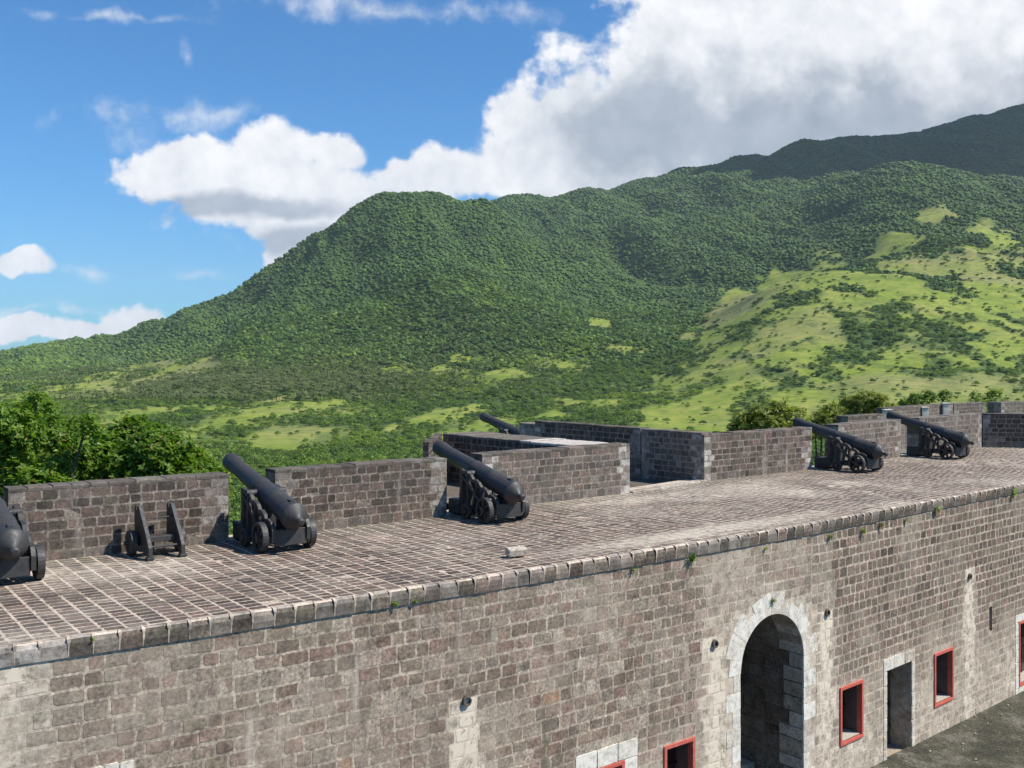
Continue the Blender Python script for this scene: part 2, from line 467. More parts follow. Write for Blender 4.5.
# arch surround: voussoirs and alternating quoins, passage behind it
mb = MB(); nv = 14
cutsA = [0] + [math.pi * (k + random.uniform(-.28, .28)) / nv for k in range(1, nv)] + [math.pi]
for k in range(nv):
    t0, t1 = cutsA[k], cutsA[k+1]
    ro = ARAD + RING + random.choice([0, .07, .14, -.06, -.1]) + (.1 if k in (6, 7) else 0)
    e = .002
    pts = []
    for t in np.linspace(t0 + e, t1 - e, 4): pts.append((AC + ARAD * math.cos(t), ASPR + ARAD * math.sin(t)))
    for t in np.linspace(t1 - e, t0 + e, 4): pts.append((AC + ro * math.cos(t), ASPR + ro * math.sin(t)))
    n = len(pts); h = .004 + random.uniform(0, .004)
    vs = [wmap(s, z, h) for s, z in pts] + [wmap(s, z, -.03) for s, z in pts] 
    mb.add(vs, [tuple(range(n))] + [(i, (i+1) % n, n + (i+1) % n, n + i) for i in range(n)], 0, (random.uniform(.4, 1), .45, random.uniform(.4, 1.4)))
z = ASPR; k = 0
while z > GROUND + .05:
    z2 = max(GROUND, z - .33); wL = (.42 if k % 2 else .26) + random.uniform(-.05, .0)
    for (a, b) in ((AL - wL, AL), (AR, AR + wL)):
        pillow(mb, wmap, a, b, z2, z, .003, -.03, .005, (random.uniform(.3, 1), .45, random.uniform(.1, 1.4)), inset=.004)
    z = z2; k += 1
fpart(mb, 'arch_surround', [M['lime']])
# passage (its own jambs, vault, floor and end)
uA = wall_pt(AR) - wall_pt(AL); uA /= np.linalg.norm(uA); inn = np.array([-uA[1], uA[0]]); PD = 4.0
pl, pr_ = wall_pt(AL), wall_pt(AR)
mb = MB()
def jmapR(d, z, h): p = pr_ + inn * d - uA * h; return (p[0], p[1], z)
def jmapL(d, z, h): p = pl + inn * d + uA * h; return (p[0], p[1], z)
stones(mb, jmapR, .62, PD, -5, ASPR+.02, (.2, .27), (.24, .42), (), lambda a, b: (random.random()*.45, random.random()*.6, 0), low=-.05, high=-.02)
stones(mb, jmapL, .05, PD, -5, ASPR+.02, (.2, .27), (.24, .42), (), lambda a, b: (random.random()*.6, random.random()*.6, 0), low=-.05, high=-.02)
for (za, zb) in courses(-5.4, ASPR, .24, .36):
    dd = random.choice([.36, .5, .6])
    pillow(mb, jmapR, 0.02, dd, za, zb, .006, -.04, .0, (random.uniform(.1, 1), random.random(), random.uniform(-.3, .5)), m=random.choice([0, 2, 2]))
    if dd < .6: pillow(mb, jmapR, dd, .62, za, zb, .006, -.04, -.01, (.3, .3, 0))
for jm in (jmapR, jmapL):
    mb.add([jm(0, GROUND, -.034), jm(PD, GROUND, -.034), jm(PD, ASPR, -.034), jm(0, ASPR, -.034)], [(0,1,2,3)], 1)
nn = 16
for k in range(nn):
    t0, t1 = math.pi*k/nn, math.pi*(k+1)/nn
    f = lambda t, d: (*(wall_pt(AC) + uA * (ARAD + .02) * math.cos(t) + inn * d), ASPR + (ARAD + .02) * math.sin(t))
    for (da, db) in ((.0, .6), (.6, 1.4), (1.4, 2.6), (2.6, PD)):
        mb.add([f(t0, da), f(t1, da), f(t1, db), f(t0, db)], [(0,1,2,3)], 1 if da else 2, (random.random(), random.random(), .2))
pe = wall_pt(AC) + inn * PD
mb.add([(*(pe - uA*1.3), GROUND), (*(pe + uA*1.3), GROUND), (*(pe + uA*1.3), ATOP+.1), (*(pe - uA*1.3), ATOP+.1)], [(0,1,2,3)], 0, (.1, .5, 0))
fpart(mb, 'passage', [M['stone_warm'], M['mortar_dark'], M['lime']], recalc=False)
mb = MB()
def amap(a, d, z): p = pl + uA * a + inn * d; return (p[0], p[1], z)
for k, (da, zz) in enumerate([(1.2, -5.15), (1.6, -4.95), (2.0, -4.75), (2.4, -4.55)]):
    mb.box(.02, 2*ARAD-.02, da, PD if k == 3 else da + .36, GROUND, zz, 0, (random.random(), .5, .5), T=amap)
fpart(mb, 'step', [M['stone_warm']], bevel=.02)

# openings
def reveal(parent, r, depth, mats, back=None, name='reveal'):
    mb = MB(); s0, s1, z0, z1 = r; e = .002
    for q in ([(s0-e,z0,0),(s0-e,z1,0),(s0-e,z1,-depth),(s0-e,z0,-depth)], [(s1+e,z0,0),(s1+e,z0,-depth),(s1+e,z1,-depth),(s1+e,z1,0)],
              [(s0,z1+e,0),(s1,z1+e,0),(s1,z1+e,-depth),(s0,z1+e,-depth)], [(s0,z0-e,0),(s0,z0-e,-depth),(s1,z0-e,-depth),(s1,z0-e,0)]):
        mb.add([wmap(a, b, c - .017) for a, b, c in q], [(0,1,2,3)], 0, (.6, .5, .4))
    return fpart(mb, name, mats, parent, recalc=False)
for k, w in enumerate(WINS):
    s0, s1, z0, z1 = w
    mb = MB(); fw = .068; dp = (-.10, .03 - .001 * k)
    outer = [(s0, z0), (s1, z0), (s1, z1), (s0, z1)]; inner = [(s0+fw, z0+fw), (s1-fw, z0+fw), (s1-fw, z1-fw), (s0+fw, z1-fw)]
    vs = [wmap(a, b, dp[1]) for a, b in outer] + [wmap(a, b, dp[1]) for a, b in inner] + [wmap(a, b, dp[0]) for a, b in outer] + [wmap(a, b, dp[0]) for a, b in inner]
    fs = []
    for i in range(4):
        j = (i+1) % 4
        fs += [(i, j, 4+j, 4+i), (8+i, 12+i, 12+j, 8+j), (i, 8+i, 8+j, j), (4+i, 4+j, 12+j, 12+i)]
    mb.add(vs, fs)
    wo = fpart(mb, 'window', [M['red']], bevel=.006)
    if k == 3: wo['label'] = 'window set in a broad white stone surround, half out of frame'
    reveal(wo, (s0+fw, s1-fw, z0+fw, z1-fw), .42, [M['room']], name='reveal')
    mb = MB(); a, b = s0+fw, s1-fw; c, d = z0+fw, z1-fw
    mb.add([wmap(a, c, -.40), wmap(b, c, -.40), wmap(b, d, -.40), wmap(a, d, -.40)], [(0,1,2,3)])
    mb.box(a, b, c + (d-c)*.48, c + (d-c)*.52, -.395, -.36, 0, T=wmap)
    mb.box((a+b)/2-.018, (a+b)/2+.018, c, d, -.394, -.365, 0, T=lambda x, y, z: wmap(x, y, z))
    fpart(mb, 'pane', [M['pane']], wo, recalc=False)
    mb = MB(); mb.add([wmap(a, c+.012, -.39), wmap(b, c+.012, -.39), wmap(b, c+.025, .0), wmap(a, c+.025, .0)], [(0,1,2,3)], 0, (.8,.5,.5))
    fpart(mb, 'sill', [M['sill']], wo, recalc=False)
# dressed surrounds of three windows and the door
def surround(r, p, pt, below=True, paleness=(.3, 1)):
    mb = MB(); s0, s1, z0, z1 = r
    x = s0 - p
    n = 3; wd = (s1 - s0 + 2*p) / n
    for k in range(n): pillow(mb, wmap, x + k*wd, x + (k+1)*wd, z1, z1 + pt, .004, -.03, .010, (random.uniform(.5, 1), .45, random.uniform(*paleness)), inset=.008)
    for (za, zb) in courses(z0 - (p if below else 0), z1, .28, .40):
        for (a, b) in ((s0 - p, s0), (s1, s1 + p)):
            pillow(mb, wmap, a, b, za, zb, .004, -.03, .010, (random.uniform(.3, 1), .45, random.uniform(*paleness)), inset=.008)
    if below: pillow(mb, wmap, s0, s1, z0 - p, z0, .004, -.03, .010, (.8, .45, .6), inset=.008)
    return mb
for i in (3, 4, 5): fpart(surround(WINS[i], pads[i], pads[i], paleness=(.7, 1.2)), 'window_surround', [M['lime']])
fpart(surround(DOOR, .16, .28, False, (.1, .6)), 'door_surround', [M['lime']])
rv = reveal(fort, DOOR, .55, [M['stone_warm']], name='door_reveal')
mb = MB(); a, b = DOOR[0], DOOR[1]
for k in range(4):
    w = (b - a) / 4; mb.box(a + k*w + .004, a + (k+1)*w - .004, DOOR[2], DOOR[3], -.56, -.52 + random.uniform(-.004, .004), 0, T=wmap)
for zz in (DOOR[2] + .35, DOOR[3] - .4): mb.box(a + .01, b - .01, zz, zz + .1, -.52, -.49, 0, T=wmap)
dr = fpart(mb, 'door', [M['wood']], bevel=.004)
mb = MB(); mb.box(b - .12, b - .08, -4.75, -4.60, -.49, -.46, 0, T=wmap); fpart(mb, 'handle', [M['iron']], dr)
mb = MB(); s0, s1, z0, z1 = SLIT
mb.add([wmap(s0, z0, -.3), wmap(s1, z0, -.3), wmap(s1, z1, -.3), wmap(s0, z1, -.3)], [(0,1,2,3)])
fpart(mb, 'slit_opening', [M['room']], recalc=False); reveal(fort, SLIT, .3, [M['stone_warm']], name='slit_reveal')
for (px, py) in spouts:
    s, z = S(px), z_of(px, py); mb = MB()
    prof = []
    n = 10; r = .075
    vs = []; 
    for (d, rr) in ((-.02, r), (.05, r), (.05, r*.72), (-.02, r*.72)):
        for k in range(n):
            t = 2*math.pi*k/n
            vs.append(wmap(s + rr*math.cos(t), z + rr*math.sin(t) - d*.25, d))
    fs = [(i*n+k, i*n+(k+1) % n, (i+1)*n+(k+1) % n, (i+1)*n+k) for i in range(3) for k in range(n)]
    fs.append(tuple(3*n+k for k in range(n)))
    mb.add(vs, fs, 0, (.1, .3, .1)); mb.m[-1] = 1
    fpart(mb, 'water_spout', [M['coping'], M['pane']])

# ------------------------------------------------------------------ parapets
PH = 1.22
def parapet(p0, p1, label, zb=-.02, h=PH, thick=.46, ends=(1, 1), mats=('stone_dark', 'mortar_dark'), down=-7.0, tone=(0, 1), pale=.0, thick2=None, name='parapet_wall', cw=(.18, .33), toptint=None, cat='parapet', pale_end=.5):
    p0 = np.array(p0); p1 = np.array(p1); L = np.linalg.norm(p1 - p0); u = (p1 - p0) / L; n = np.array([u[1], -u[0]])
    if np.dot(n, -(p0 + p1)) < 0: n = -n          # towards the camera side
    t2 = thick if thick2 is None else thick2
    root = empty(name, (*((p0 + p1) / 2), zb), label=label, cat=cat)
    def mpf(a, z, d): q = p0 + u * a + n * d; return (q[0], q[1], z)
    mb = MB()
    # core
    core = [p0 + u*.006 - n*.002, p1 - u*.006 - n*.002, p1 - u*.006 - n*(t2 - .006), p0 + u*.006 - n*(thick - .006)]
    vs = [(*q, down) for q in core] + [(*q, h - .045) for q in core]
    mb.add(vs, [(0,1,5,4), (1,2,6,5), (2,3,7,6), (3,0,4,7), (4,5,6,7)], 1, (.5, .5, pale))
    def tt(a, z):
        e = pale_end if (a < .38 or a > L - .38) else 0
        wet = .35 * max(0, 1 - (z - zb) / .3) 
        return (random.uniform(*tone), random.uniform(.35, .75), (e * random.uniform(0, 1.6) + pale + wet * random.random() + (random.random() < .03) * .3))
    stones(mb, mpf, 0, L, zb, h - .05, (.15, .185), cw, (), tt, gap=.0075, low=-.016, high=0.0, jit=.007)
    # end faces and back
    def endmap(q0, sgn): return lambda a, z, d: (*(q0 - n * a + u * sgn * d), z)
    stones(mb, endmap(p0, -1), 0, thick, zb - .5, h - .05, (.15, .215), (.25, .45), (), tt, gap=.009)
    stones(mb, endmap(p1, 1), 0, t2, zb - .5, h - .05, (.15, .215), (.25, .45), (), tt, gap=.009)
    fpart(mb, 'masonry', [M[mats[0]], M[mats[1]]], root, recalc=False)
    # capping stones
    mb = MB(); x = 0
    while x < L - 1e-4:
        w = random.uniform(.28, .55)
        if L - x - w < .25: w = L - x
        ta, tb = thick + (t2 - thick) * x / L, thick + (t2 - thick) * (x + w) / L
        g = .004; zt = h + random.uniform(-.008, .008); zt2 = zt + random.uniform(-.006, .006)
        A = [mpf(x+g, zt-.06, .004), mpf(x+w-g, zt-.06, .004), mpf(x+w-g, zt-.06, -tb), mpf(x+g, zt-.06, -ta),
             mpf(x+g, zt-.012, .003), mpf(x+w-g, zt2-.012, .003), mpf(x+w-g, zt2, -tb), mpf(x+g, zt, -ta),
             mpf(x+g+.01, zt, -.015), mpf(x+w-g-.01, zt2, -.015)]
        tn = toptint(x / L) if toptint else (random.uniform(*tone), random.random() * .8, pale + random.uniform(0, .12))
        mb.add(A, [(0,1,5,4), (4,5,9,8), (8,9,6,7), (1,2,6,9,5), (2,3,7,6), (3,0,4,8,7), (0,3,2,1)], 0, tn)
        x += w
    fpart(mb, 'capping', [M[mats[0]] if not toptint else M['coping']], root)
    return root

A0, A1 = gp(8, 565), gp(229, 541); B0, B1 = gp(275, 535), gp(447, 515.7)
C1 = gp(630, 492.6); C0 = C1 - (C1 - gp(540, 503)) / np.linalg.norm(C1 - gp(540, 503)) * 4.58
F0, F1 = gp(704, 481), gp(812, 469); uF = (F1 - F0) / np.linalg.norm(F1 - F0)
G0 = F1 + uF * 1.35; G1 = gp(901, 456.5); H0 = G1 + uF * 1.15; H1 = gp(982, 447)
uA_ = (A1 - A0) / np.linalg.norm(A1 - A0)
Z1 = A0 - uA_ * 1.0; Z0 = Z1 - uA_ * 4
parapet(Z0, Z1, 'stone parapet section beyond the leftmost cannon, outside the frame edge')
parapet(A0, A1, 'parapet section behind the empty gun carriage, dark stone blocks with pale joints')
parapet(B0, B1, 'parapet section between the second and third cannon from the left', pale_end=.7)
parapet(C0, C1, 'parapet section right of the third cannon ending at a whitewashed corner', tone=(.1, 1), pale=.06, pale_end=.9)
D1, D2, D3 = F0 + np.array([-.05, .05]), np.array([3.75, 28.9]), np.array([.74, 32.3])
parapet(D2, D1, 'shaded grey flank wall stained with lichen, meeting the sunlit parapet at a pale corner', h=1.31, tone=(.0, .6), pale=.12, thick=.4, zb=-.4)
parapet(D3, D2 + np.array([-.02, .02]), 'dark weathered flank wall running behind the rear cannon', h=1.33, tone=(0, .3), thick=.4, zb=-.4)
parapet(F0, F1, 'sunlit parapet section left of the fourth carriage cannon, pale quoins at its left corner', h=1.26, tone=(.1, 1), pale_end=.9)
parapet(G0, G1, 'short parapet section between the two cannons at the right', h=1.28, tone=(.2, 1), pale=.08)
parapet(H0, H1, 'parapet section right of the farthest right cannon with one pale block on top', h=1.28, tone=(.2, 1), pale=.1)
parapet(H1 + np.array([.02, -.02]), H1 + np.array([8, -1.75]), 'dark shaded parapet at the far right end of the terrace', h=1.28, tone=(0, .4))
# thick oblique wall of the small bastion: its broad top is visible
TN0, TN1 = np.array([-1.98, 28.55]), np.array([1.55, 24.45])
def ttop(t): return (.35, .3, .1 + random.uniform(0, .15)) if t < .62 else (.9, .5, 1.6)
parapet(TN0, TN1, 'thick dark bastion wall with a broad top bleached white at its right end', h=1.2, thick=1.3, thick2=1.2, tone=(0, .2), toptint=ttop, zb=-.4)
W0 = np.array([-2.12, 25.4])
parapet(W0, TN0 + np.array([-.05, .1]), 'short dark bastion wall seen past the third cannon muzzle', h=1.2, thick=.16, tone=(0, .1), zb=-.4, pale_end=0)
E0, E1 = gp(519, 429, 1.1), gp(539, 427, 1.1)
E0 = np.array([.25, 34.2]); E1 = np.array([.95, 33.4])
parapet(E0, E1, 'small reddish wall end beside the rear cannon breech', h=1.15, thick=.5, tone=(.5, 1), pale=.3, zb=-.4)
# outworks past the right end
def at(px, Y): return np.array([(px - CX) / F * Y, Y])
def zat(py, Y): return EYE - (py - HY) / F * Y
J = [at(886, 46), at(953, 52), at(988, 52)]
parapet(at(888, 47), at(953, 52), 'outer rampart wall with pale buttresses beyond the far right cannon', h=zat(403.5, 52), zb=-1, down=-10, tone=(.2, 1), pale=.1, thick=.6)
parapet(at(954, 52.2), at(986, 54), 'weathered outer wall end with rounded top beyond the right parapet', h=zat(403, 53), zb=-1, down=-10, tone=(0, .6), pale=.15, thick=.6)
parapet(at(1001, 50), at(1060, 52), 'ruined reddish outer wall above the dark end parapet', h=zat(401.5, 51), zb=-1, down=-10, tone=(.3, 1), pale=.2, thick=.8)
parapet(at(848, 44), at(885, 46), 'low dark outer wall under the bushes behind the short parapet', h=zat(415, 45), zb=-1, down=-10, tone=(0, .05), thick=.6)
for (px, Y, yt) in ((887, 46.6, 410.5), (924, 49.5, 408), (945, 51, 404)):
    p = at(px, Y); mb = MB(); hh = zat(yt, Y)
    mb.box(-.16, .16, -.16, .16, -2, hh, 0, (.8, .5, .9)); mb.box(-.19, .19, -.19, .19, hh, hh + .06, 0, (.8, .5, .6))
    o = mb.build('buttress', [M['lime']], bevel=.02); o.location = (p[0], p[1], 0)
    tag(o, {887: 'pale buttress pillar at the left end of the outer rampart', 924: 'pale buttress pillar in the middle of the outer rampart', 945: 'pale buttress pillar nearest the rounded end of the outer rampart'}[px], 'pillar', 'pale pillars of the outer rampart')

# ------------------------------------------------------------------ terrace paving
PLINE = [Z0, A0, A1, B0, B1, C0, C1, F0, F1, G1, H1, H1 + np.array([8, -1.75])]
def dpar(s):
    p = wall_pt(s)
    for a, b in zip(PLINE[:-1], PLINE[1:]):
        e = b - a; det = ND[0] * (-e[1]) + e[0] * ND[1]
        r = a - p
        t = (r[0] * (-e[1]) + e[0] * r[1]) / det; q = (ND[0] * r[1] - ND[1] * r[0]) / det
        if 0 <= q <= 1 and t > 0: return t
    return None
def fmap(s, d, h):
    p = wall_pt(s) + ND * d; return (p[0], p[1], h)
mb = MB()
last = 5.0
x = 0.0
run = .5
def ftint(s, d, p):
    k = float(fbm(p[0]*.45 + 3, p[1]*.45, 4, 9)); k2 = float(fbm(p[0]*.25 + 30, p[1]*.25, 3, 21))
    lf = np.clip((s - S(0)) / 8, 0, 1)
    pal = 2.0 * math.exp(-((d - .55) / .35)**2) * math.exp(-((s - S(735)) / 3.0)**2) + max(0, k - .52) * 3.2 + .12 * (1 - lf) * random.random()
    if s > S(560): pal += min(1, (s - S(560)) / 5) * (.9 * max(0, k2 - .38) * 2 * random.random() + .10)
    return (random.random() * .75 + (k2 - .5) * .6 + .05, random.uniform(.3, .8), pal)
prev = None
while x < SMAX - .3:
    w = random.uniform(.235, .275)
    dm = dpar(x + w/2)
    if dm is None: dm = last
    last = dm
    d = .045 + random.uniform(-.01, .02); dmx = dm + .06
    while d < dmx:
        l = random.uniform(.155, .20)
        p = fmap(x, d, 0)
        run = random.random() if random.random() < .22 else run
        tn = list(ftint(x, d, p)); tn[0] = .8 * tn[0] + .2 * run; tn[2] += .4 * (random.random() < .07)
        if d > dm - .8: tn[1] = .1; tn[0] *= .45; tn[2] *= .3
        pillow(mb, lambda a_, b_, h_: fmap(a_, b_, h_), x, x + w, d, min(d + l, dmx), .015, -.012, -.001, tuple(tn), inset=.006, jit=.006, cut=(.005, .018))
        d += l
    x += w
# mortar bed
xs = np.arange(0, SMAX - .3, .5); last = 5.
for a, b in zip(xs[:-1], xs[1:]):
    da, db = (dpar(a) or last), (dpar(b) or last); last = db
    nn = 12
    for k in range(nn):
        A = [fmap(a, .035 + (da + .565) * k / nn, -.003), fmap(b, .035 + (db + .565) * k / nn, -.003), fmap(b, .035 + (db + .565) * (k+1) / nn, -.003), fmap(a, .035 + (da + .565) * (k+1) / nn, -.003)]
        pp = A[0]; kk = float(fbm(pp[0]*.45 + 3, pp[1]*.45, 4, 9))
        mb.add(A, [(0,1,2,3)], 1, (.5, .5, max(0, kk - .45) * 2.2))
o = mb.build('terrace_floor', [M['pave'], M['pave_mortar']], recalc=False); tag(o, kind='structure')
# lower bastion floor behind the parapet line, with its kerb
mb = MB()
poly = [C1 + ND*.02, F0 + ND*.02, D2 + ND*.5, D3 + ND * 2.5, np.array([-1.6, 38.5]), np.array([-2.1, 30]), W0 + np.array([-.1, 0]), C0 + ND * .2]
mb.add([(*q, -.13) for q in poly], [tuple(range(len(poly)))], 0, (.2, .4, .25))  # dark stone tone stands in for the shade on this floor
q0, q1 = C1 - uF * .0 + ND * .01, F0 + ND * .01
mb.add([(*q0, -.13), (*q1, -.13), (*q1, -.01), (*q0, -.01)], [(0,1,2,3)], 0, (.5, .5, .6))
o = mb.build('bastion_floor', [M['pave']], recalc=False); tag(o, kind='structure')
# kerb of pale stones along the bastion opening
mb = MB(); L = np.linalg.norm(q1 - q0); uu = (q1 - q0) / L; x = 0
while x < L:
    w = random.uniform(.4, .7); w = min(w, L - x)
    mb.box(x + .005, x + w - .005, -.12, .16, -.3, .028 + random.uniform(-.005, .005), 0, (.1, .5, random.uniform(-.3, .4)), T=lambda a, b, c: (*(q0 + uu * a + ND * b), c))
    x += w
o = mb.build('kerb', [M['lime']], bevel=.015); tag(o, kind='structure')
# solid fill under the terrace (outer faces)
mb = MB()
for a, b in zip(PLINE[:-1], PLINE[1:]):
    a2, b2 = a + ND * .6, b + ND * .6
    mb.add([(*a2, -8), (*b2, -8), (*b2, -.02), (*a2, -.02)], [(0,1,2,3)], 0, (.3, .5, .1))
for q, s in ((Z0, 0.), (PLINE[-1], SMAX)):
    w = wall_pt(s); mb.add([(*w, -8), (*(q + ND*.6), -8), (*(q + ND*.6), -.02), (*w, -.02)], [(0,1,2,3)], 0, (.3, .5, .1))
o = mb.build('rampart', [M['stone_dark']], recalc=False); tag(o, 'rough outer rampart face below the parapets, down to the hillside', 'rampart')

# courtyard ground
def ground_mat():
    m, nt, b = mat('courtyard_ground'); P = geopos(nt)
    n1 = noise(nt, P, 1.3, 6, .65); n2 = noise(nt, P, 14, 6, .7); n3 = noise(nt, P, .5, 3, .5)
    c = ramp(nt, n1, [(.3, (.035, .034, .024)), (.5, (.075, .07, .045)), (.72, (.20, .18, .15))])
    c = mixc(nt, 1, c, ramp(nt, n2, [(.3, (.45, .45, .45)), (.6, (1.2, 1.2, 1.2)), (.75, (2, 1.9, 1.8))]), 'MULTIPLY')
    c = mixc(nt, mathn(nt, 'MULTIPLY', mapr(nt, noise(nt, P, 30, 3, .6), .62, .7), .6), c, (.4, .37, .33))
    nt.links.new(c, b.inputs['Base Color']); b.inputs['Roughness'].default_value = .95
    bump(nt, b, mathn(nt, 'ADD', n2, n1), .8, .08); return m
M['ground'] = ground_mat()
mb = MB()
s_list = np.arange(0, SMAX, .35)
off = np.concatenate([np.linspace(-.05, 5, 22), np.linspace(5.5, 45, 20)])
G = np.zeros((len(s_list), len(off), 3))
for i, s in enumerate(s_list):
    for j, d in enumerate(off):
        p = wall_pt(s) + np.array([.62, -.78]) * d
        hgt = GROUND + .05 * (float(fbm(p[0]*1.6, p[1]*1.6, 3, 3)) - .5) + .10 * math.exp(-(d/.5)**2)
        G[i, j] = (p[0], p[1], hgt)
nI, nJ = G.shape[:2]
mb.add(G.reshape(-1, 3), [(i*nJ+j, (i+1)*nJ+j, (i+1)*nJ+j+1, i*nJ+j+1) for i in range(nI-1) for j in range(nJ-1)])
o = mb.build('courtyard_ground', [M['ground']], smooth=True); tag(o, kind='structure')
# rubble stones along the foot of the wall
mb = MB()
for k in range(130):
    s = random.uniform(S(860), SMAX); d = abs(random.gauss(0, 1)) * 1.6 + .05
    p = wall_pt(s) + np.array([.62, -.78]) * d; r = random.uniform(.010, .032)
    vs = []
    for q in [(0,0,1),(1,0,.2),(.3,.95,.1),(-.8,.6,.2),(-.8,-.6,.1),(.3,-.95,.2)]:
        vs.append((p[0] + q[0]*r*random.uniform(.7, 1.3), p[1] + q[1]*r*random.uniform(.7, 1.3), GROUND + .03 + q[2]*r*.8 + .08*math.exp(-(d/.5)**2)))
    mb.add(vs, [(0,1,2),(0,2,3),(0,3,4),(0,4,5),(0,5,1)], 0, (random.random(), random.random(), random.random()))
o = mb.build('gravel', [M['stone_warm']]); tag(o, 'loose pale gravel and rubble strewn over the mossy courtyard ground', 'gravel', kind='stuff')

# loose block lying on the terrace
bp = gp(516, 557); mb = MB()
mb.box(-.17, .17, -.09, .09, 0, .13, 0, (.35, .5, .2))
o = mb.build('stone_block', [M['lime']], bevel=.02); o.location = (bp[0], bp[1], .006); o.rotation_euler = (.16, 0, math.radians(24)); o.location.z = .03
tag(o, 'single loose squared stone lying on the terrace paving near the coping edge', 'stone block')

# ------------------------------------------------------------------ cannons
BY, BZ, MY, MZ = -1.15, .66, 1.95, 1.42
TILT = math.atan2(MZ - BZ, MY - BY); BL = math.hypot(MY - BY, MZ - BZ)
def barrel_profile():
    return [(-.33, .0), (-.325, .05), (-.29, .075), (-.25, .062), (-.215, .045), (-.18, .06), (-.12, .15), (-.05, .215), (-.02, .235), (0, .252), (.05, .252), (.065, .235), (.10, .228),
            (.75, .216), (.77, .226), (.82, .226), (.84, .212), (1.5, .198), (1.52, .205), (1.57, .205), (1.59, .19), (2.2, .172), (2.75, .156), (2.80, .165), (2.95, .172), (3.06, .182), (BL, .172), (BL, .085), (BL - .5, .08)]
def wheel(mb, x, y, r, w=.11):
    n = 28
    mb.lathe([(x - w/2, r - .05), (x - w/2, r - .012), (x - w/2 + .012, r), (x + w/2 - .012, r), (x + w/2, r - .012), (x + w/2, r - .05)], 'x', n, off=(0, y, r + .004))
    # web with spokes
    for k in range(6):
        t = math.pi * k / 3 + .3
        c_, s_ = math.cos(t), math.sin(t)
        mb.bar2d([(y + .04*c_, r + .04*s_), (y + (r - .035)*c_, r + (r - .035)*s_)], .05, x - .03 - k*.0007, x + .03 + k*.0007)
    mb.lathe([(x - w/2 - .03, .05), (x - w/2 - .03, .06), (x + w/2 + .03, .06), (x + w/2 + .03, .05)], 'x', 14, off=(0, y, r))
def wheel_ring(mb, x, y, r, w=.11, n=28):
    """spoked iron truck: open rim, six spokes, hub"""
    vs = []
    for k in range(n):
        t = 2*math.pi*k/n; c_, s_ = math.cos(t), math.sin(t)
        for (xx, rr) in ((x - w/2, r), (x + w/2, r), (x + w/2, r - .055), (x - w/2, r - .055)):
            vs.append((xx, y + rr*c_, r + rr*s_))
    fs = []
    for k in range(n):
        a, b = 4*k, 4*((k+1) % n)
        fs += [(a+i, a+(i+1) % 4, b+(i+1) % 4, b+i) for i in range(4)]
    mb.add(vs, fs)
    for k in range(6):
        t = math.pi * k / 3 + .3; c_, s_ = math.cos(t), math.sin(t)
        mb.bar2d([(y + .04*c_, r + .04*s_), (y + (r - .04)*c_, r + (r - .04)*s_)], .055, x - .03 - k*.0007, x + .03 + k*.0007)
    mb.lathe([(x - w/2 - .03, .05), (x - w/2 - .028, .065), (x + w/2 + .028, .065), (x + w/2 + .03, .05)], 'x', 14, off=(0, y, r))
def bracket(sx):
    mb = MB(); x = sx * .34
    def rail(pts, w, k): mb.bar2d(pts, w, x - .038 - k*.002, x + .038 + k*.002)
    rail([(-.98, .20), (-1.0, .42), (-.93, .53), (-.80, .57), (-.70, .56), (-.62, .64), (-.50, .70), (-.40, .69), (-.30, .79), (-.18, .84), (-.08, .83), (.02, .93), (.14, .985), (.30, .99), (.40, 1.03)], .085, 0)
    rail([(.40, 1.05), (.38, .62), (.44, .16)], .10, 1)
    rail([(.12, .95), (.13, .22)], .06, 2)
    rail([(-.96, .24), (-.5, .22), (.75, .20)], .10, 3)
    rail([(.36, .93), (.05, .72), (-.35, .42), (-.62, .26)], .06, 4)
    rail([(-.60, .62), (-.52, .42), (-.42, .24)], .055, 5)
    rail([(-.28, .80), (-.16, .5), (-.10, .24)], .05, 6)
    rail([(-.90, .50), (-.74, .38), (-.70, .24)], .06, 7)
    return mb
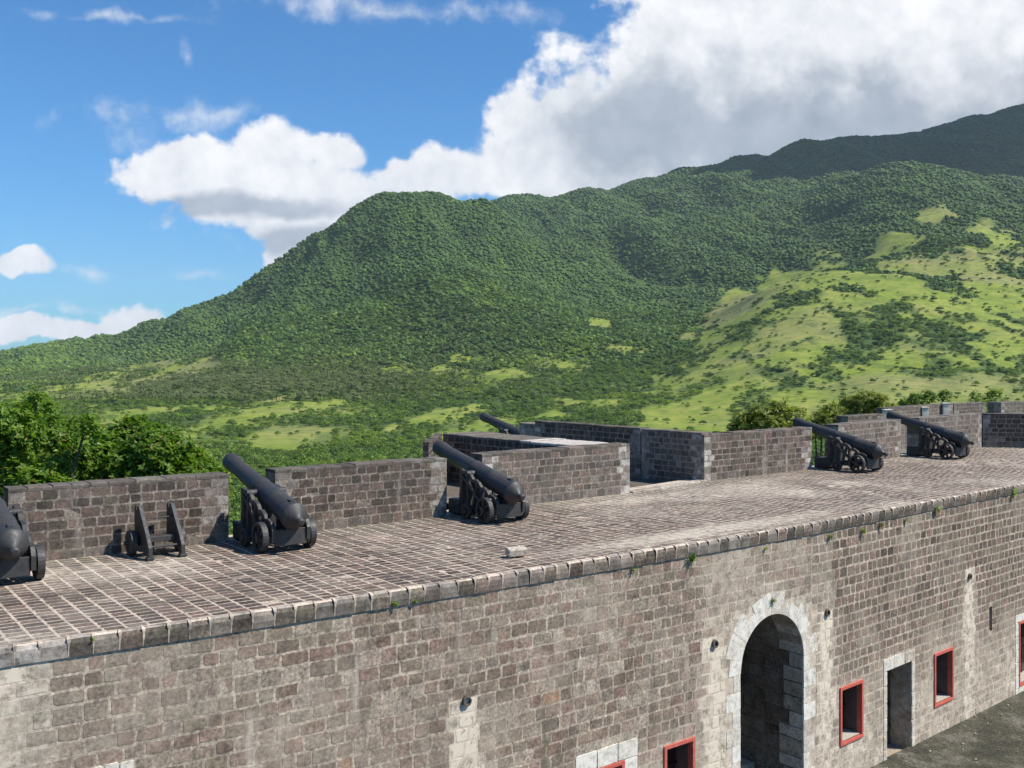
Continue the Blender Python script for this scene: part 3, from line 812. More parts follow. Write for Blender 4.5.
def make_cannon(label):
    root = empty('cannon', (0, 0, 0), label=label, cat='cannon', group='black iron cannons on garrison carriages')
    mb = MB(); mb.lathe(barrel_profile(), 'y', 40, off=(0, BY, BZ), tilt=TILT)
    br = mb.build('barrel', M['iron'], root, smooth=True)
    md = br.modifiers.new('edge', 'EDGE_SPLIT'); md.split_angle = math.radians(38)
    # trunnions, vent field, breech loop
    ty, tz = BY + 1.32*math.cos(TILT), BZ + 1.32*math.sin(TILT)
    mb = MB(); mb.lathe([(-.40, .06), (-.395, .068), (.395, .068), (.40, .06)], 'x', 18, off=(0, ty, tz)); mb.build('trunnion', M['iron'], root)
    mb = MB(); vy, vz = BY + .22*math.cos(TILT) - .23*math.sin(TILT), BZ + .22*math.sin(TILT) + .23*math.cos(TILT)
    mb.box(-.04, .04, vy - .07, vy + .07, vz - .04, vz + .018); mb.build('vent', M['iron'], br, bevel=.006)
    for sx in (-1, 1):
        b = bracket(sx).build('bracket', M['iron'], root, bevel=.006)
    for sx in (-1, 1):
        mb = MB(); wheel_ring(mb, sx*.47, -.72, .275); mb.build('truck_wheel', M['iron'], root)
        mb = MB(); wheel_ring(mb, sx*.46, .02, .17, .09); mb.build('truck_wheel', M['iron'], root)
    mb = MB(); mb.lathe([(-.44, .045), (.44, .045)], 'x', 12, off=(0, -.72, .275)); mb.build('axle', M['iron'], root)
    mb = MB(); mb.lathe([(-.42, .035), (.42, .035)], 'x', 12, off=(0, .02, .17)); mb.build('axle', M['iron'], root)
    mb = MB(); mb.box(-.30, .30, -1.0, -.94, .12, .42); mb.box(-.30, .30, -.94, -.6, .36, .40); mb.build('rear_transom', M['iron'], root, bevel=.008)
    mb = MB(); mb.add([(-.12, -1.06, .40), (.12, -1.06, .40), (.12, -.62, .40), (-.12, -.62, .40), (-.12, -1.06, .44), (.12, -1.06, .44), (.12, -.62, .56), (-.12, -.62, .56)],
                      [(0,3,2,1), (4,5,6,7), (0,1,5,4), (1,2,6,5), (2,3,7,6), (3,0,4,7)]); mb.build('quoin_wedge', M['iron'], root)
    mb = MB(); mb.box(-.34, .34, .55, .98, .0, .34); mb.box(-.42, .42, .42, .55, .05, .30); mb.build('front_block', M['iron'], root, bevel=.03)
    mb = MB(); mb.box(-.30, .30, .36, .42, .22, .80); mb.build('front_transom', M['iron'], root, bevel=.006)
    return root
def children(o): return [c for c in bpy.data.objects if c.parent == o]
def copy_tree(o, parent=None):
    c = o.copy(); link(c)
    if parent: c.parent = parent
    for ch in children(o): copy_tree(ch, c)
    return c
def gapc(a, b): return (a + b) / 2
RZ = math.atan2(.6, .8)
spots = [(gapc(Z1, A0) + uA_ * .22, RZ, 0, 'leftmost cannon, cut by the photo edge, only breech and one truck wheel showing'),
         (gapc(A1, B0), RZ, 0, 'second cannon from the left, beside the empty gun carriage, steeply raised barrel'),
         (gapc(B1, C0), RZ - .02, 0, 'third cannon from the left with its muzzle over the gap before the small bastion'),
         (gapc(F1, G0), RZ - .01, 0, 'left one of the two cannons at the right, muzzle against the olive bushes'),
         (gapc(G1, H0) + np.array([.25, .1]), RZ - .06, 0, 'farthest right cannon on the terrace, in front of the outer rampart'),
         (np.array([-.4, 36.0]), RZ + .02, -.25, 'rear cannon behind the thick bastion wall, only its barrel visible')]
c0 = make_cannon(spots[0][3])
for i, (g, rz, dz, lab) in enumerate(spots):
    o = c0 if i == 0 else copy_tree(c0)
    fw = np.array([-math.sin(rz), math.cos(rz)])
    p = g - fw * .75
    o.location = (p[0], p[1], .006 + dz if dz == 0 else -.126); o.rotation_euler = (0, 0, rz); o.scale = (.94,)*3; o['label'] = lab

# empty carriage: two tapering cheeks on a front pair of trucks
ca = (gp(151, 561) + gp(183, 557)) / 2
root = empty('gun_carriage', (ca[0], ca[1], .006), RZ, label='small empty black gun carriage without a barrel standing by the parapet', cat='gun carriage')
for sx in (-1, 1):
    mb = MB(); x = sx * .27
    prof = [(0, .0), (.06, .0), (.30, .2), (.62, .16), (.72, .16), (.78, .30), (.78, .78), (.74, .83), (.70, .83), (.69, .76), (.64, .76), (.62, .82), (.56, .84), (.10, .34), (0, .20)]
    n = len(prof)
    vs = [(x - .035, y, z) for y, z in prof] + [(x + .035, y, z) for y, z in prof]
    mb.add(vs, [tuple(range(n))[::-1], tuple(range(n, 2*n))] + [(i, (i+1) % n, n + (i+1) % n, n + i) for i in range(n)])
    mb.box(x - .06, x + .06, -.02, .10, .001, .05)
    mb.build('cheek', M['iron'], root, bevel=.008)
for sx in (-1, 1):
    mb = MB(); mb.lathe([(sx*.40 - .05, .19), (sx*.40 - .045, .21), (sx*.40 + .045, .21), (sx*.40 + .05, .19)], 'x', 28, off=(0, .62, .215)); mb.build('truck_wheel', M['iron'], root)
mb = MB(); mb.lathe([(-.52, .035), (.52, .035)], 'x', 12, off=(0, .62, .215)); mb.build('axle', M['iron'], root)
mb = MB(); mb.lathe([(-.24, .012), (.24, .012)], 'x', 8, off=(0, .5, .62)); mb.build('tie_rod', M['iron'], root)
mb = MB(); mb.lathe([(-.24, .02), (.24, .02)], 'x', 8, off=(0, .12, .20)); mb.build('tie_rod', M['iron'], root)
mb = MB(); mb.box(-.235, .235, .28, .55, .24, .34); mb.build('transom', M['iron'], root, bevel=.01)

# ------------------------------------------------------------------ terrain
COLS = {
 -600: [(600,465),(1000,440),(1800,412),(2800,398),(4700,392)],
 -200: [(600,452),(900,420),(1500,392),(2300,378),(3300,370),(4700,376)],
 0:   [(600,447),(800,421),(1000,404),(1250,392),(1500,384),(1800,377),(2450,367),(3000,362),(3700,365),(4700,374)],
 50:  [(600,446),(800,420),(1000,403),(1250,390),(1500,380),(1800,371),(2100,364),(2450,358),(2900,354),(3400,357),(4700,374)],
 100: [(600,445),(800,419),(1000,403),(1250,389),(1500,377),(1800,366),(2100,358),(2450,349),(2750,344),(3300,350),(4700,372)],
 165: [(600,444),(800,418),(1000,402),(1250,386),(1500,372),(1800,355),(2100,342),(2450,330),(2700,327),(3200,336),(4700,370)],
 215: [(600,444),(800,418),(1000,402),(1250,384),(1500,365),(1800,343),(2100,325),(2400,315),(2600,313),(3200,328),(4700,368)],
 250: [(600,444),(1000,402),(1250,382),(1500,357),(1800,328),(2100,304),(2400,291),(2550,289),(3200,318),(4700,365)],
 290: [(600,445),(1000,402),(1250,380),(1500,350),(1800,315),(2100,284),(2400,264),(2500,262),(3200,300),(4700,360)],
 330: [(600,446),(1000,402),(1250,378),(1500,343),(1800,300),(2100,258),(2350,234),(2460,231),(3200,285),(4700,350)],
 365: [(600,447),(1000,403),(1250,377),(1500,338),(1800,288),(2100,242),(2350,208),(2440,204),(3200,265),(4700,330)],
 385: [(600,447),(1000,403),(1250,376),(1500,335),(1800,283),(2100,235),(2340,199),(2440,195),(2800,218),(3200,250),(4700,320)],
 405: [(600,447),(1000,404),(1250,375),(1500,333),(1800,280),(2100,231),(2340,199),(2450,194),(2800,213),(3200,238),(4700,300)],
 430: [(600,447),(1000,404),(1250,374),(1500,331),(1800,278),(2100,231),(2340,202),(2450,197),(2800,211),(3200,222),(3700,222),(4700,280)],
 480: [(600,446),(1000,403),(1250,370),(1500,328),(1800,280),(2100,240),(2350,212),(2450,205),(2700,216),(3100,216),(3500,208),(3900,216)],
 500: [(600,445),(1000,402),(1250,369),(1500,327),(1800,282),(2100,248),(2300,226),(2430,219),(2650,231),(2950,221),(3300,207),(3500,203),(3900,215)],
 520: [(600,444),(1000,401),(1250,368),(1500,326),(1800,285),(2100,257),(2300,242),(2420,238),(2640,246),(2900,226),(3200,204),(3450,194.5),(3900,210)],
 560: [(600,442),(1000,398),(1250,365),(1500,326),(1800,293),(2000,279),(2120,275),(2350,281),(2600,256),(2900,225),(3200,202),(3500,190),(4000,205)],
 600: [(600,440),(1000,395),(1250,362),(1500,330),(1800,307),(2100,290),(2450,260),(2800,228),(3200,200),(3500,186),(4000,200)],
 650: [(600,439),(1000,392),(1250,358),(1500,332),(1800,307),(2100,282),(2450,250),(2800,222),(3200,194),(3600,175),(4100,190)],
 700: [(600,438),(800,407),(1000,374),(1150,352),(1300,341),(1500,330),(1800,301),(2100,276),(2450,248),(2800,218),(3200,186),(3600,163),(4100,180)],
 760: [(600,435),(800,398),(1000,358),(1200,320),(1350,298),(1500,293),(1700,293),(2100,268),(2450,240),(2800,210),(3200,178),(3700,156),(4200,170)],
 800: [(600,434),(800,394),(1000,352),(1200,310),(1400,280),(1550,271),(1800,271),(2100,256),(2450,232),(2800,207),(3200,178),(3600,152),(3800,143),(4300,160)],
 835: [(600,433),(800,393),(1000,351),(1200,309),(1400,278),(1570,266),(1800,264),(2100,247),(2400,220),(2700,196),(2900,187),(3150,190),(3600,152),(3850,136),(4300,150)],
 880: [(600,432),(1000,350),(1200,307),(1400,275),(1600,259),(1800,250),(2100,230),(2400,203),(2700,182),(2860,177),(3120,186),(3500,166),(3950,139),(4400,150)],
 930: [(600,431),(1000,350),(1200,306),(1400,276),(1600,256),(1800,241),(2100,219),(2400,194),(2700,176),(2860,173),(3120,184),(3500,166),(3900,141),(4150,130),(4500,140)],
 965: [(600,430),(1000,349),(1200,307),(1400,277),(1600,255),(1800,239),(2100,217),(2400,195),(2700,181),(2860,178),(3120,188),(3500,165),(4000,134),(4250,120),(4600,130)],
 1024:[(600,428),(800,386),(1000,348),(1200,310),(1400,280),(1600,257),(1800,242),(2100,224),(2400,208),(2700,198),(2850,196),(3100,198),(3500,165),(4000,125),(4400,107),(4800,120)],
 1200:[(600,424),(1000,345),(1400,280),(1800,235),(2400,195),(3000,175),(3700,140),(4400,92),(4800,110)],
 1800:[(600,424),(1000,350),(1400,285),(1800,240),(2400,195),(3000,160),(3700,125),(4400,90),(4800,110)],
}
near = [(15, None), (40, None), (80, None), (150, 556), (300, 492), (450, 463)]
zs = np.unique(np.concatenate([np.geomspace(15, 900, 110), np.geomspace(900, 4800, 300), np.geomspace(4800, 9000, 24)]))
us = np.concatenate([np.arange(-900, -60, 14), np.arange(-60, 1090, 3), np.arange(1090, 2000, 14)]).astype(float)
ck = sorted(COLS); tab = np.zeros((len(ck), len(zs)))
for i, c in enumerate(ck):
    pts = [(150, 556), (300, 492), (450, 463)] + COLS[c]
    Zc = [15, 40, 80] + [p[0] for p in pts]; zc = [-7.2, -8.5, -15] + [EYE - (p[1] - HY) / F * p[0] for p in pts]
    Zl, zl = Zc[-1], zc[-1]
    Zc += [Zl + 900, Zl + 2500, 9500]; zc += [min(zl - 200, 300) if zl > 200 else max(-200, zl - 80), -150 if zl < 300 else 100, -260]
    # smooth monotone-ish interpolation in Z
    y = np.interp(zs, Zc, zc)
    tab[i] = y
HT = np.zeros((len(zs), len(us)))
for j in range(len(zs)):
    # catmull-like smooth across columns
    HT[j] = np.interp(us, ck, tab[:, j])
# light smoothing so that the control columns do not show as creases
def smooth(a, n, axis):
    k = np.ones(2*n+1) / (2*n+1)
    return np.apply_along_axis(lambda r: np.convolve(np.pad(r, n, mode='edge'), k, mode='valid'), axis, a)
sm = smooth(smooth(HT, 3, 1), 3, 1); sm = smooth(sm, 3, 0)
HT = sm
ZG, UG = np.meshgrid(zs, us, indexing='ij')
XG = (UG - CX) / F * np.maximum(ZG, 260)
amp = np.clip((ZG - 350) / 900, 0, 1)
rel = (fbm(XG/420, ZG/420, 4, 2) - .5) * 24 + (fbm(XG/120 + 9, ZG/150, 4, 4) - .5) * 15
rid = 1 - np.abs(2 * fbm(XG/260 + .0006*ZG, ZG/900, 4, 31) - 1)
rel = rel + (rid - .75) * 125 * np.clip((ZG - 1300) / 900, 0, 1) * np.interp(ZG, [3000, 3700], [1, .45])
summit = 1 - .7 * np.exp(-((XG / ZG * F + CX - 410) / 75)**2) * np.clip((ZG - 2150) / 250, 0, 1)
HT = HT + rel * amp * summit + (fbm(XG/30, ZG/30, 3, 8) - .5) * 3 * np.clip((ZG - 60) / 100, 0, 1)
HT = np.maximum(HT, -262)
PX = CX + F * XG / ZG; PY = HY - F * (HT - EYE) / ZG
# meadow map: cleared pastures where the photograph has them, fixed to the land from here on
PATCH = [(100,386,70,8,-8),(175,374,60,8,-9),(40,398,70,7,-6),(128,414,50,9,-8),(205,430,54,14,-18),(255,416,50,12,-16),(290,432,50,12,-8),(150,368,40,5,-8),(330,404,40,5,-8),
 (395,372,20,6,-8),(440,372,22,4,0),(462,359,14,4,-5),(505,376,34,6,-8),(600,322,14,4,0),(622,348,20,5,0),(450,415,40,5,-12),(500,425,50,5,-10),(560,400,24,4,0),
 (725,402,80,32,-22),(690,385,42,9,-38),(790,345,44,42,-50),(765,300,52,18,-22),(800,285,38,18,-10),(730,322,36,8,-40),(850,300,40,18,0),(880,285,36,14,0),(905,262,36,10,-10),(960,262,50,14,-5),(1000,243,16,12,-30),(985,228,10,6,0),(905,240,20,5,0),(880,378,60,18,0),(960,388,60,16,5),(850,412,90,18,0),(820,325,30,30,0),(990,300,36,30,0),(930,305,30,14,0),(1010,340,30,20,0),(935,212,14,6,0),(800,400,50,22,-10),(660,430,40,10,0),(1010,412,30,20,0)]
g = np.full(PX.shape, -2.4)
for (x, y, rx, ry, a) in PATCH:
    a = math.radians(a); dx, dy = PX - x, PY - y
    e = 1 - np.sqrt(((dx*math.cos(a) + dy*math.sin(a)) / rx)**2 + ((-dx*math.sin(a) + dy*math.cos(a)) / ry)**2) * .8
    g = np.maximum(g, e)
g = np.where(ZG > 60, g, 0)
g = g - .10 + .22 * (PX > 640) * (ZG > 500) + .16 * (PX < 300) * (ZG > 500)
nz = fbm(XG/70, ZG/150, 5, 77) - .5; nz2 = fbm(XG/18, ZG/42, 3, 55) - .5
g = g * 1.0 + nz * 2.3 + nz2 * 1.8
base = -.46 + (fbm(XG/48+5, ZG/130, 5, 91) - .5) * 3.2 - 2.2 * np.clip((ZG - 1250) / 450, 0, 1) - 2.2 * (ZG < 100)
g = np.maximum(g, base)
MEADOW = np.clip((g + .30) / .85, 0, 1)
me = bpy.data.meshes.new('hills')
nI, nJ = HT.shape
V = np.stack([XG, ZG, HT], -1).reshape(-1, 3)
ii, jj = np.meshgrid(np.arange(nI-1), np.arange(nJ-1), indexing='ij')
Q = np.stack([ii*nJ+jj, ii*nJ+jj+1, (ii+1)*nJ+jj+1, (ii+1)*nJ+jj], -1).reshape(-1, 4)
me.vertices.add(len(V)); me.vertices.foreach_set('co', V.ravel())
me.loops.add(Q.size); me.loops.foreach_set('vertex_index', Q.ravel().astype(np.int32))
me.polygons.add(len(Q)); me.polygons.foreach_set('loop_start', np.arange(0, Q.size, 4, dtype=np.int32))
me.polygons.foreach_set('use_smooth', np.ones(len(Q), bool))
me.update(calc_edges=True)
at_ = me.color_attributes.new('tint', 'FLOAT_COLOR', 'POINT')
a = np.ones((len(V), 4)); a[:, 0] = MEADOW.ravel(); a[:, 1] = fbm(XG/160, ZG/160, 4, 66).ravel(); a[:, 2] = 0
at_.data.foreach_set('color', a.ravel())
def terrain_mat():
    m, nt, b = mat('hill_cover'); P = geopos(nt)
    at = nt.nodes.new('ShaderNodeVertexColor'); at.layer_name = 'tint'
    sp = nt.nodes.new('ShaderNodeSeparateColor'); nt.links.new(at.outputs[0], sp.inputs[0])
    n1 = noise(nt, P, .02, 6, .65); n2 = noise(nt, P, .12, 6, .7)
    gr = ramp(nt, n1, [(.3, (.12, .168, .017)), (.5, (.195, .24, .029)), (.7, (.26, .265, .055))])
    gr = mixc(nt, mathn(nt, 'MULTIPLY', mapr(nt, sp.outputs[1], .45, .65), .6), gr, (.23, .205, .09))
    gr = mixc(nt, 1, gr, ramp(nt, noise(nt, P, .09, 8, .75), [(.32, (.40, .50, .45)), (.48, (.9, .95, .9)), (.68, (1.35, 1.2, 1.15))]), 'MULTIPLY')
    fo = ramp(nt, n2, [(.3, (.028, .055, .012)), (.7, (.07, .12, .022))])
    f = mapr(nt, mathn(nt, 'ADD', sp.outputs[0], mathn(nt, 'MULTIPLY', mathn(nt, 'SUBTRACT', n2, .5), 1.2)), .25, .8)
    nt.links.new(mixc(nt, f, fo, gr), b.inputs['Base Color']); b.inputs['Roughness'].default_value = .95
    bump(nt, b, n2, .6, 2.0); return m
me.materials.append(terrain_mat())
hills = link(bpy.data.objects.new('hills', me)); tag(hills, kind='structure')

# sea far below, out to the horizon
def sea_mat():
    m, nt, b = mat('sea_water'); P = geopos(nt)
    b.inputs['Base Color'].default_value = (.02, .07, .13, 1); b.inputs['Roughness'].default_value = .25
    bump(nt, b, noise(nt, P, .05, 5, .6), .3, 1.0); return m
mb = MB(); R = 15000
mb.add([(R*math.cos(t), R*math.sin(t), -255) for t in np.linspace(0, 2*math.pi, 65)[:-1]], [tuple(range(64))])
o = mb.build('sea', [sea_mat()]); tag(o, kind='structure')

# ------------------------------------------------------------------ vegetation prototypes
def crown_mesh(name, n, rad, size, lobes, material, flat=.75, seed=0, up=0.0, core=True, aspect=1.0):
    """n small leaf faces spread through lumpy lobes, denser at the lobes' skins"""
    r = np.random.default_rng(seed)
    L = []
    for k in range(lobes):
        d = r.normal(size=3); d /= np.linalg.norm(d); d[2] = abs(d[2]) * .8 - .15
        L.append((d * rad * np.array([.62, .62, .55]) * r.uniform(.5, 1.05), rad * r.uniform(.28, .5)))
    V = []; FC = []; C = []
    pick = r.integers(0, lobes, n)
    for i in range(n):
        c, lr = L[pick[i]]
        d = r.normal(size=3); d /= np.linalg.norm(d)
        if d[2] < -.3: d[2] *= -.6
        p = c + d * lr * r.uniform(.72, 1.06)
        p[2] *= flat
        nrm = d * .8 + r.normal(size=3) * .55 + np.array([0, 0, .45]); nrm /= np.linalg.norm(nrm)
        t = np.cross(nrm, r.normal(size=3)); t /= np.linalg.norm(t); b = np.cross(nrm, t)
        s = size * r.uniform(.6, 1.25)
        k = len(V)
        V += [p - t*s*aspect, p + b*s*.55 + nrm*s*.12, p + t*s*aspect, p - b*s*.55 + nrm*s*.12]
        FC.append((k, k+1, k+2, k+3)); q = (r.random(), r.random(), 0)
        C += [q]*4
    m = MB(); m.v = [tuple(v) for v in V]; m.f = FC; m.m = [0]*len(FC); m.c = C
    if core:
        pass
    me = bpy.data.meshes.new(name); me.from_pydata(m.v, [], m.f); me.materials.append(material)
    at = me.color_attributes.new('tint', 'FLOAT_COLOR', 'POINT'); a = np.ones((len(m.v), 4)); a[:, :3] = np.array(m.c); at.data.foreach_set('color', a.ravel())
    return me
def blob_mesh(name, rad, material, seed, sub=3, rough=.28, flat=.8):
    """rounded forest crown: icosphere pushed in and out into leafy clumps"""
    import bmesh
    from mathutils import noise as mn, Vector
    bm = bmesh.new(); bmesh.ops.create_icosphere(bm, subdivisions=sub, radius=1)
    r = random.Random(seed); o = Vector((r.uniform(0, 50), r.uniform(0, 50), r.uniform(0, 50)))
    cols = []
    for v in bm.verts:
        d = v.co.normalized()
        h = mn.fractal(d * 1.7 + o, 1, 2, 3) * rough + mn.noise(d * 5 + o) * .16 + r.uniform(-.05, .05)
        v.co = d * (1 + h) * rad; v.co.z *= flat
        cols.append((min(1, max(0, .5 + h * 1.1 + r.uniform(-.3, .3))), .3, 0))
    me = bpy.data.meshes.new(name); bm.to_mesh(me); bm.free(); me.materials.append(material)
    at = me.color_attributes.new('tint', 'FLOAT_COLOR', 'POINT'); a = np.ones((len(cols), 4)); a[:, :3] = np.array(cols); at.data.foreach_set('color', a.ravel())
    return me
def palm_mesh(name, material, seed):
    r = random.Random(seed); m = MB()
    for k in range(14):
        t = 2*math.pi*k/14 + r.uniform(-.2, .2); el = r.uniform(-.1, 1.0); L = r.uniform(2.6, 3.4)
        pts = []
        for q in (0, .35, .7, 1):
            pts.append((L*q*math.cos(t)*math.cos(el*.6), L*q*math.sin(t)*math.cos(el*.6), 6 + L*q*math.sin(el) - 1.9*q*q))
        w = [.15, .42, .38, .05]; sx, sy = -math.sin(t), math.cos(t)
        vs = []
        for p, ww in zip(pts, w): vs += [(p[0]-sx*ww, p[1]-sy*ww, p[2]-.15), (p[0]+sx*ww, p[1]+sy*ww, p[2]-.15), (p[0], p[1], p[2])]
        fs = []
        for i in range(3): fs += [(3*i, 3*i+3, 3*i+5, 3*i+2), (3*i+1, 3*i+2, 3*i+5, 3*i+4)]
        m.add(vs, fs, 0, (r.random(), r.random(), 0))
    m.box(-.14, .14, -.14, .14, 0, 6, 0, (.6, .9, 0))
    me = bpy.data.meshes.new(name); me.from_pydata(m.v, [], m.f); me.materials.append(material)
    at = me.color_attributes.new('tint', 'FLOAT_COLOR', 'POINT'); a = np.ones((len(m.v), 4)); a[:, :3] = np.array(m.c); at.data.foreach_set('color', a.ravel())
    return me

def proto_collection(name, meshes):
    c = bpy.data.collections.new(name)
    for i, me in enumerate(meshes):
        c.objects.link(bpy.data.objects.new('%s_%02d' % (name, i), me))
    return c
def scatter(name, pts, scl, rot, idx, coll, label, cat):
    me = bpy.data.meshes.new(name); me.vertices.add(len(pts)); me.vertices.foreach_set('co', np.asarray(pts, np.float32).ravel())
    for an, tp, val in (('sc', 'FLOAT', scl), ('ro', 'FLOAT', rot), ('ix', 'INT', idx)):
        a = me.attributes.new(an, tp, 'POINT'); a.data.foreach_set('value', np.asarray(val))
    me.update()
    o = link(bpy.data.objects.new(name, me))
    ng = bpy.data.node_groups.new(name, 'GeometryNodeTree')
    ng.interface.new_socket('Geometry', in_out='INPUT', socket_type='NodeSocketGeometry')
    ng.interface.new_socket('Geometry', in_out='OUTPUT', socket_type='NodeSocketGeometry')
    gi = ng.nodes.new('NodeGroupInput'); go = ng.nodes.new('NodeGroupOutput')
    ci = ng.nodes.new('GeometryNodeCollectionInfo'); ci.inputs[0].default_value = coll
    ci.inputs['Separate Children'].default_value = True; ci.inputs['Reset Children'].default_value = True
    ip = ng.nodes.new('GeometryNodeInstanceOnPoints'); ip.inputs['Pick Instance'].default_value = True
    def attr(n, t):
        a = ng.nodes.new('GeometryNodeInputNamedAttribute'); a.data_type = t; a.inputs[0].default_value = n; return a.outputs[0]
    cx = ng.nodes.new('ShaderNodeCombineXYZ'); ng.links.new(attr('ro', 'FLOAT'), cx.inputs[2])
    ng.links.new(gi.outputs[0], ip.inputs['Points']); ng.links.new(ci.outputs[0], ip.inputs['Instance'])
    ng.links.new(attr('ix', 'INT'), ip.inputs['Instance Index']); ng.links.new(cx.outputs[0], ip.inputs['Rotation'])
    ng.links.new(attr('sc', 'FLOAT'), ip.inputs['Scale']); ng.links.new(ip.outputs[0], go.inputs[0])
    o.modifiers.new('scatter', 'NODES').node_group = ng
    return tag(o, label, cat, kind='stuff')

lz, ldz = zs, None
def hgt(X, Z):
    """terrain height at world X, Z (arrays)"""
    X = np.asarray(X, float); Z = np.asarray(Z, float)
    u = CX + X * F / np.maximum(Z, 260)
    i = np.clip(np.searchsorted(zs, Z) - 1, 0, len(zs) - 2); fz = np.clip((Z - zs[i]) / (zs[i+1] - zs[i]), 0, 1)
    j = np.clip(np.searchsorted(us, u) - 1, 0, len(us) - 2); fu = np.clip((u - us[j]) / (us[j+1] - us[j]), 0, 1)
    def bl(A): return (A[i, j]*(1-fu) + A[i, j+1]*fu)*(1-fz) + (A[i+1, j]*(1-fu) + A[i+1, j+1]*fu)*fz
    return bl(HT), bl(MEADOW)
def sample(n, z0, z1, u0=-60, u1=1090):
    Z = np.sqrt(rng.uniform(z0**2, z1**2, n)); u = rng.uniform(u0, u1, n); X = (u - CX) / F * np.maximum(Z, 260)
    h, m = hgt(X, Z); return X, Z, h, m
protoN = proto_collection('bush_form', [crown_mesh('bush_form', 420, 3.0, .40, 9, M['leaf_bush'], seed=s, flat=.8) for s in range(5)])
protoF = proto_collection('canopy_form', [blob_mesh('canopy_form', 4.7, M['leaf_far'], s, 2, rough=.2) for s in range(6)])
protoP = proto_collection('palm_form', [palm_mesh('palm_form', M['leaf_palm'], s) for s in range(3)])

# dense forest on the mountain
X, Z, h, m = sample(290000, 1250, 4900)
keep = (rng.random(len(X)) > m * 1.5) & (rng.random(len(X)) < np.where(Z < 2200, 1.0, .75))
X, Z, h = X[keep], Z[keep], h[keep]
sc = rng.uniform(.55, 1.25, len(X)) * np.interp(Z, [1250, 2000, 3000, 4800], [.52, .68, .88, 1.2]) * rng.choice([.75, 1, 1.25], len(X))
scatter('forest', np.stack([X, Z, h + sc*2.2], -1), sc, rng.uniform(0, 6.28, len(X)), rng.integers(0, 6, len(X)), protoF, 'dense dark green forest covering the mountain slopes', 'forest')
# scrub and small trees on the lower slopes
X, Z, h, m = sample(70000, 110, 1800)
cl = fbm(X/14, Z/20, 2, 123)
keep = rng.random(len(X)) > np.clip(m * 1.15, 0, .985 - .10 * (cl > .58))
X, Z, h, m = X[keep], Z[keep], h[keep], m[keep]
sc = rng.uniform(.35, 1.2, len(X)) * (1 - .1 * m) * np.where(rng.random(len(X)) < .08, 1.5, 1) * np.interp(Z, [100, 500, 1500], [.7, 1.0, 1.35])
scatter('scrub', np.stack([X, Z, h + sc*1.1], -1), sc, rng.uniform(0, 6.28, len(X)), rng.integers(0, 5, len(X)), protoN, 'mixed green scrub and small trees on the lower slopes', 'scrub')
# coconut plantation
X, Z, h, m = sample(30000, 950, 2100, -20, 560)
px = CX + F*X/Z; py = HY - F*(h - EYE)/Z
w = np.exp(-((px - 270) / 170)**2) * np.exp(-((py - (386 - .02*(px-270))) / 17)**2) * 1.2 + .25*np.exp(-((px - 470) / 90)**2) * np.exp(-((py - 345) / 25)**2)
keep = (rng.random(len(X)) < w) & (m < .8)
X, Z, h = X[keep], Z[keep], h[keep]
sc = rng.uniform(.8, 1.3, len(X))
scatter('palm_grove', np.stack([X, Z, h + 1.5], -1), sc, rng.uniform(0, 6.28, len(X)), rng.integers(0, 3, len(X)), protoP, 'grove of brownish green coconut palms on the gentle slope left of centre', 'palm grove')

# ------------------------------------------------------------------ single trees
def limb_mesh(pts, radii, n=8):
    m = MB(); P = [np.array(p, float) for p in pts]; vs = []
    for i, p in enumerate(P):
        d = P[min(i+1, len(P)-1)] - P[max(i-1, 0)]; d /= np.linalg.norm(d)
        a = np.cross(d, [0.3, 1, .1]); a /= np.linalg.norm(a); b = np.cross(d, a)
        for k in range(n):
            t = 2*math.pi*k/n; vs.append(p + (a*math.cos(t) + b*math.sin(t)) * radii[i])
    fs = [(i*n+k, i*n+(k+1) % n, (i+1)*n+(k+1) % n, (i+1)*n+k) for i in range(len(P)-1) for k in range(n)] + [tuple(range(n)), tuple((len(P)-1)*n+k for k in range(n))]
    m.add(vs, fs); return m
# meadow trees, each its own thing
crownM = [crown_mesh('tree_crown', 900, 3.2, .30, 12, M['leaf_bush'], seed=50+s, flat=.8) for s in range(4)]
mdl = []
for i in range(4):
    root = empty('meadow_tree', (0, 0, 0))
    c = bpy.data.objects.new('crown', crownM[i]); link(c); c.parent = root; c.location = (0, 0, 2.6)
    t = limb_mesh([(0, 0, -1), (.1, 0, 1), (0, .1, 2.6)], [.3, .22, .12]).build('trunk', M['bark'], root)
    mdl.append(root)
spotsT = [(211, 434, 1.15), (250, 424, .9), (262, 428, .9), (66, 378, .8), (144, 374, 1.0), (172, 378, 1.4), (148, 372, 1), (190, 374, .8), (330, 425, .8), (375, 395, .9), (520, 415, .8)]
spotsT += [(x, y, random.uniform(.6, 1.1)) for x, y in ((872, 296), (878, 322), (905, 300), (915, 300), (935, 297), (760, 395), (742, 352), (720, 372), (735, 412), (800, 420), (855, 392), (770, 420), (890, 408), (830, 372),
   (945, 262), (965, 275), (985, 262), (700, 405), (765, 312), (790, 290), (812, 300), (775, 330), (805, 318), (930, 382), (958, 398), (1000, 372), (690, 420), (715, 428))]
fi = 0
cells = np.arange(300, 2100, 6.0)
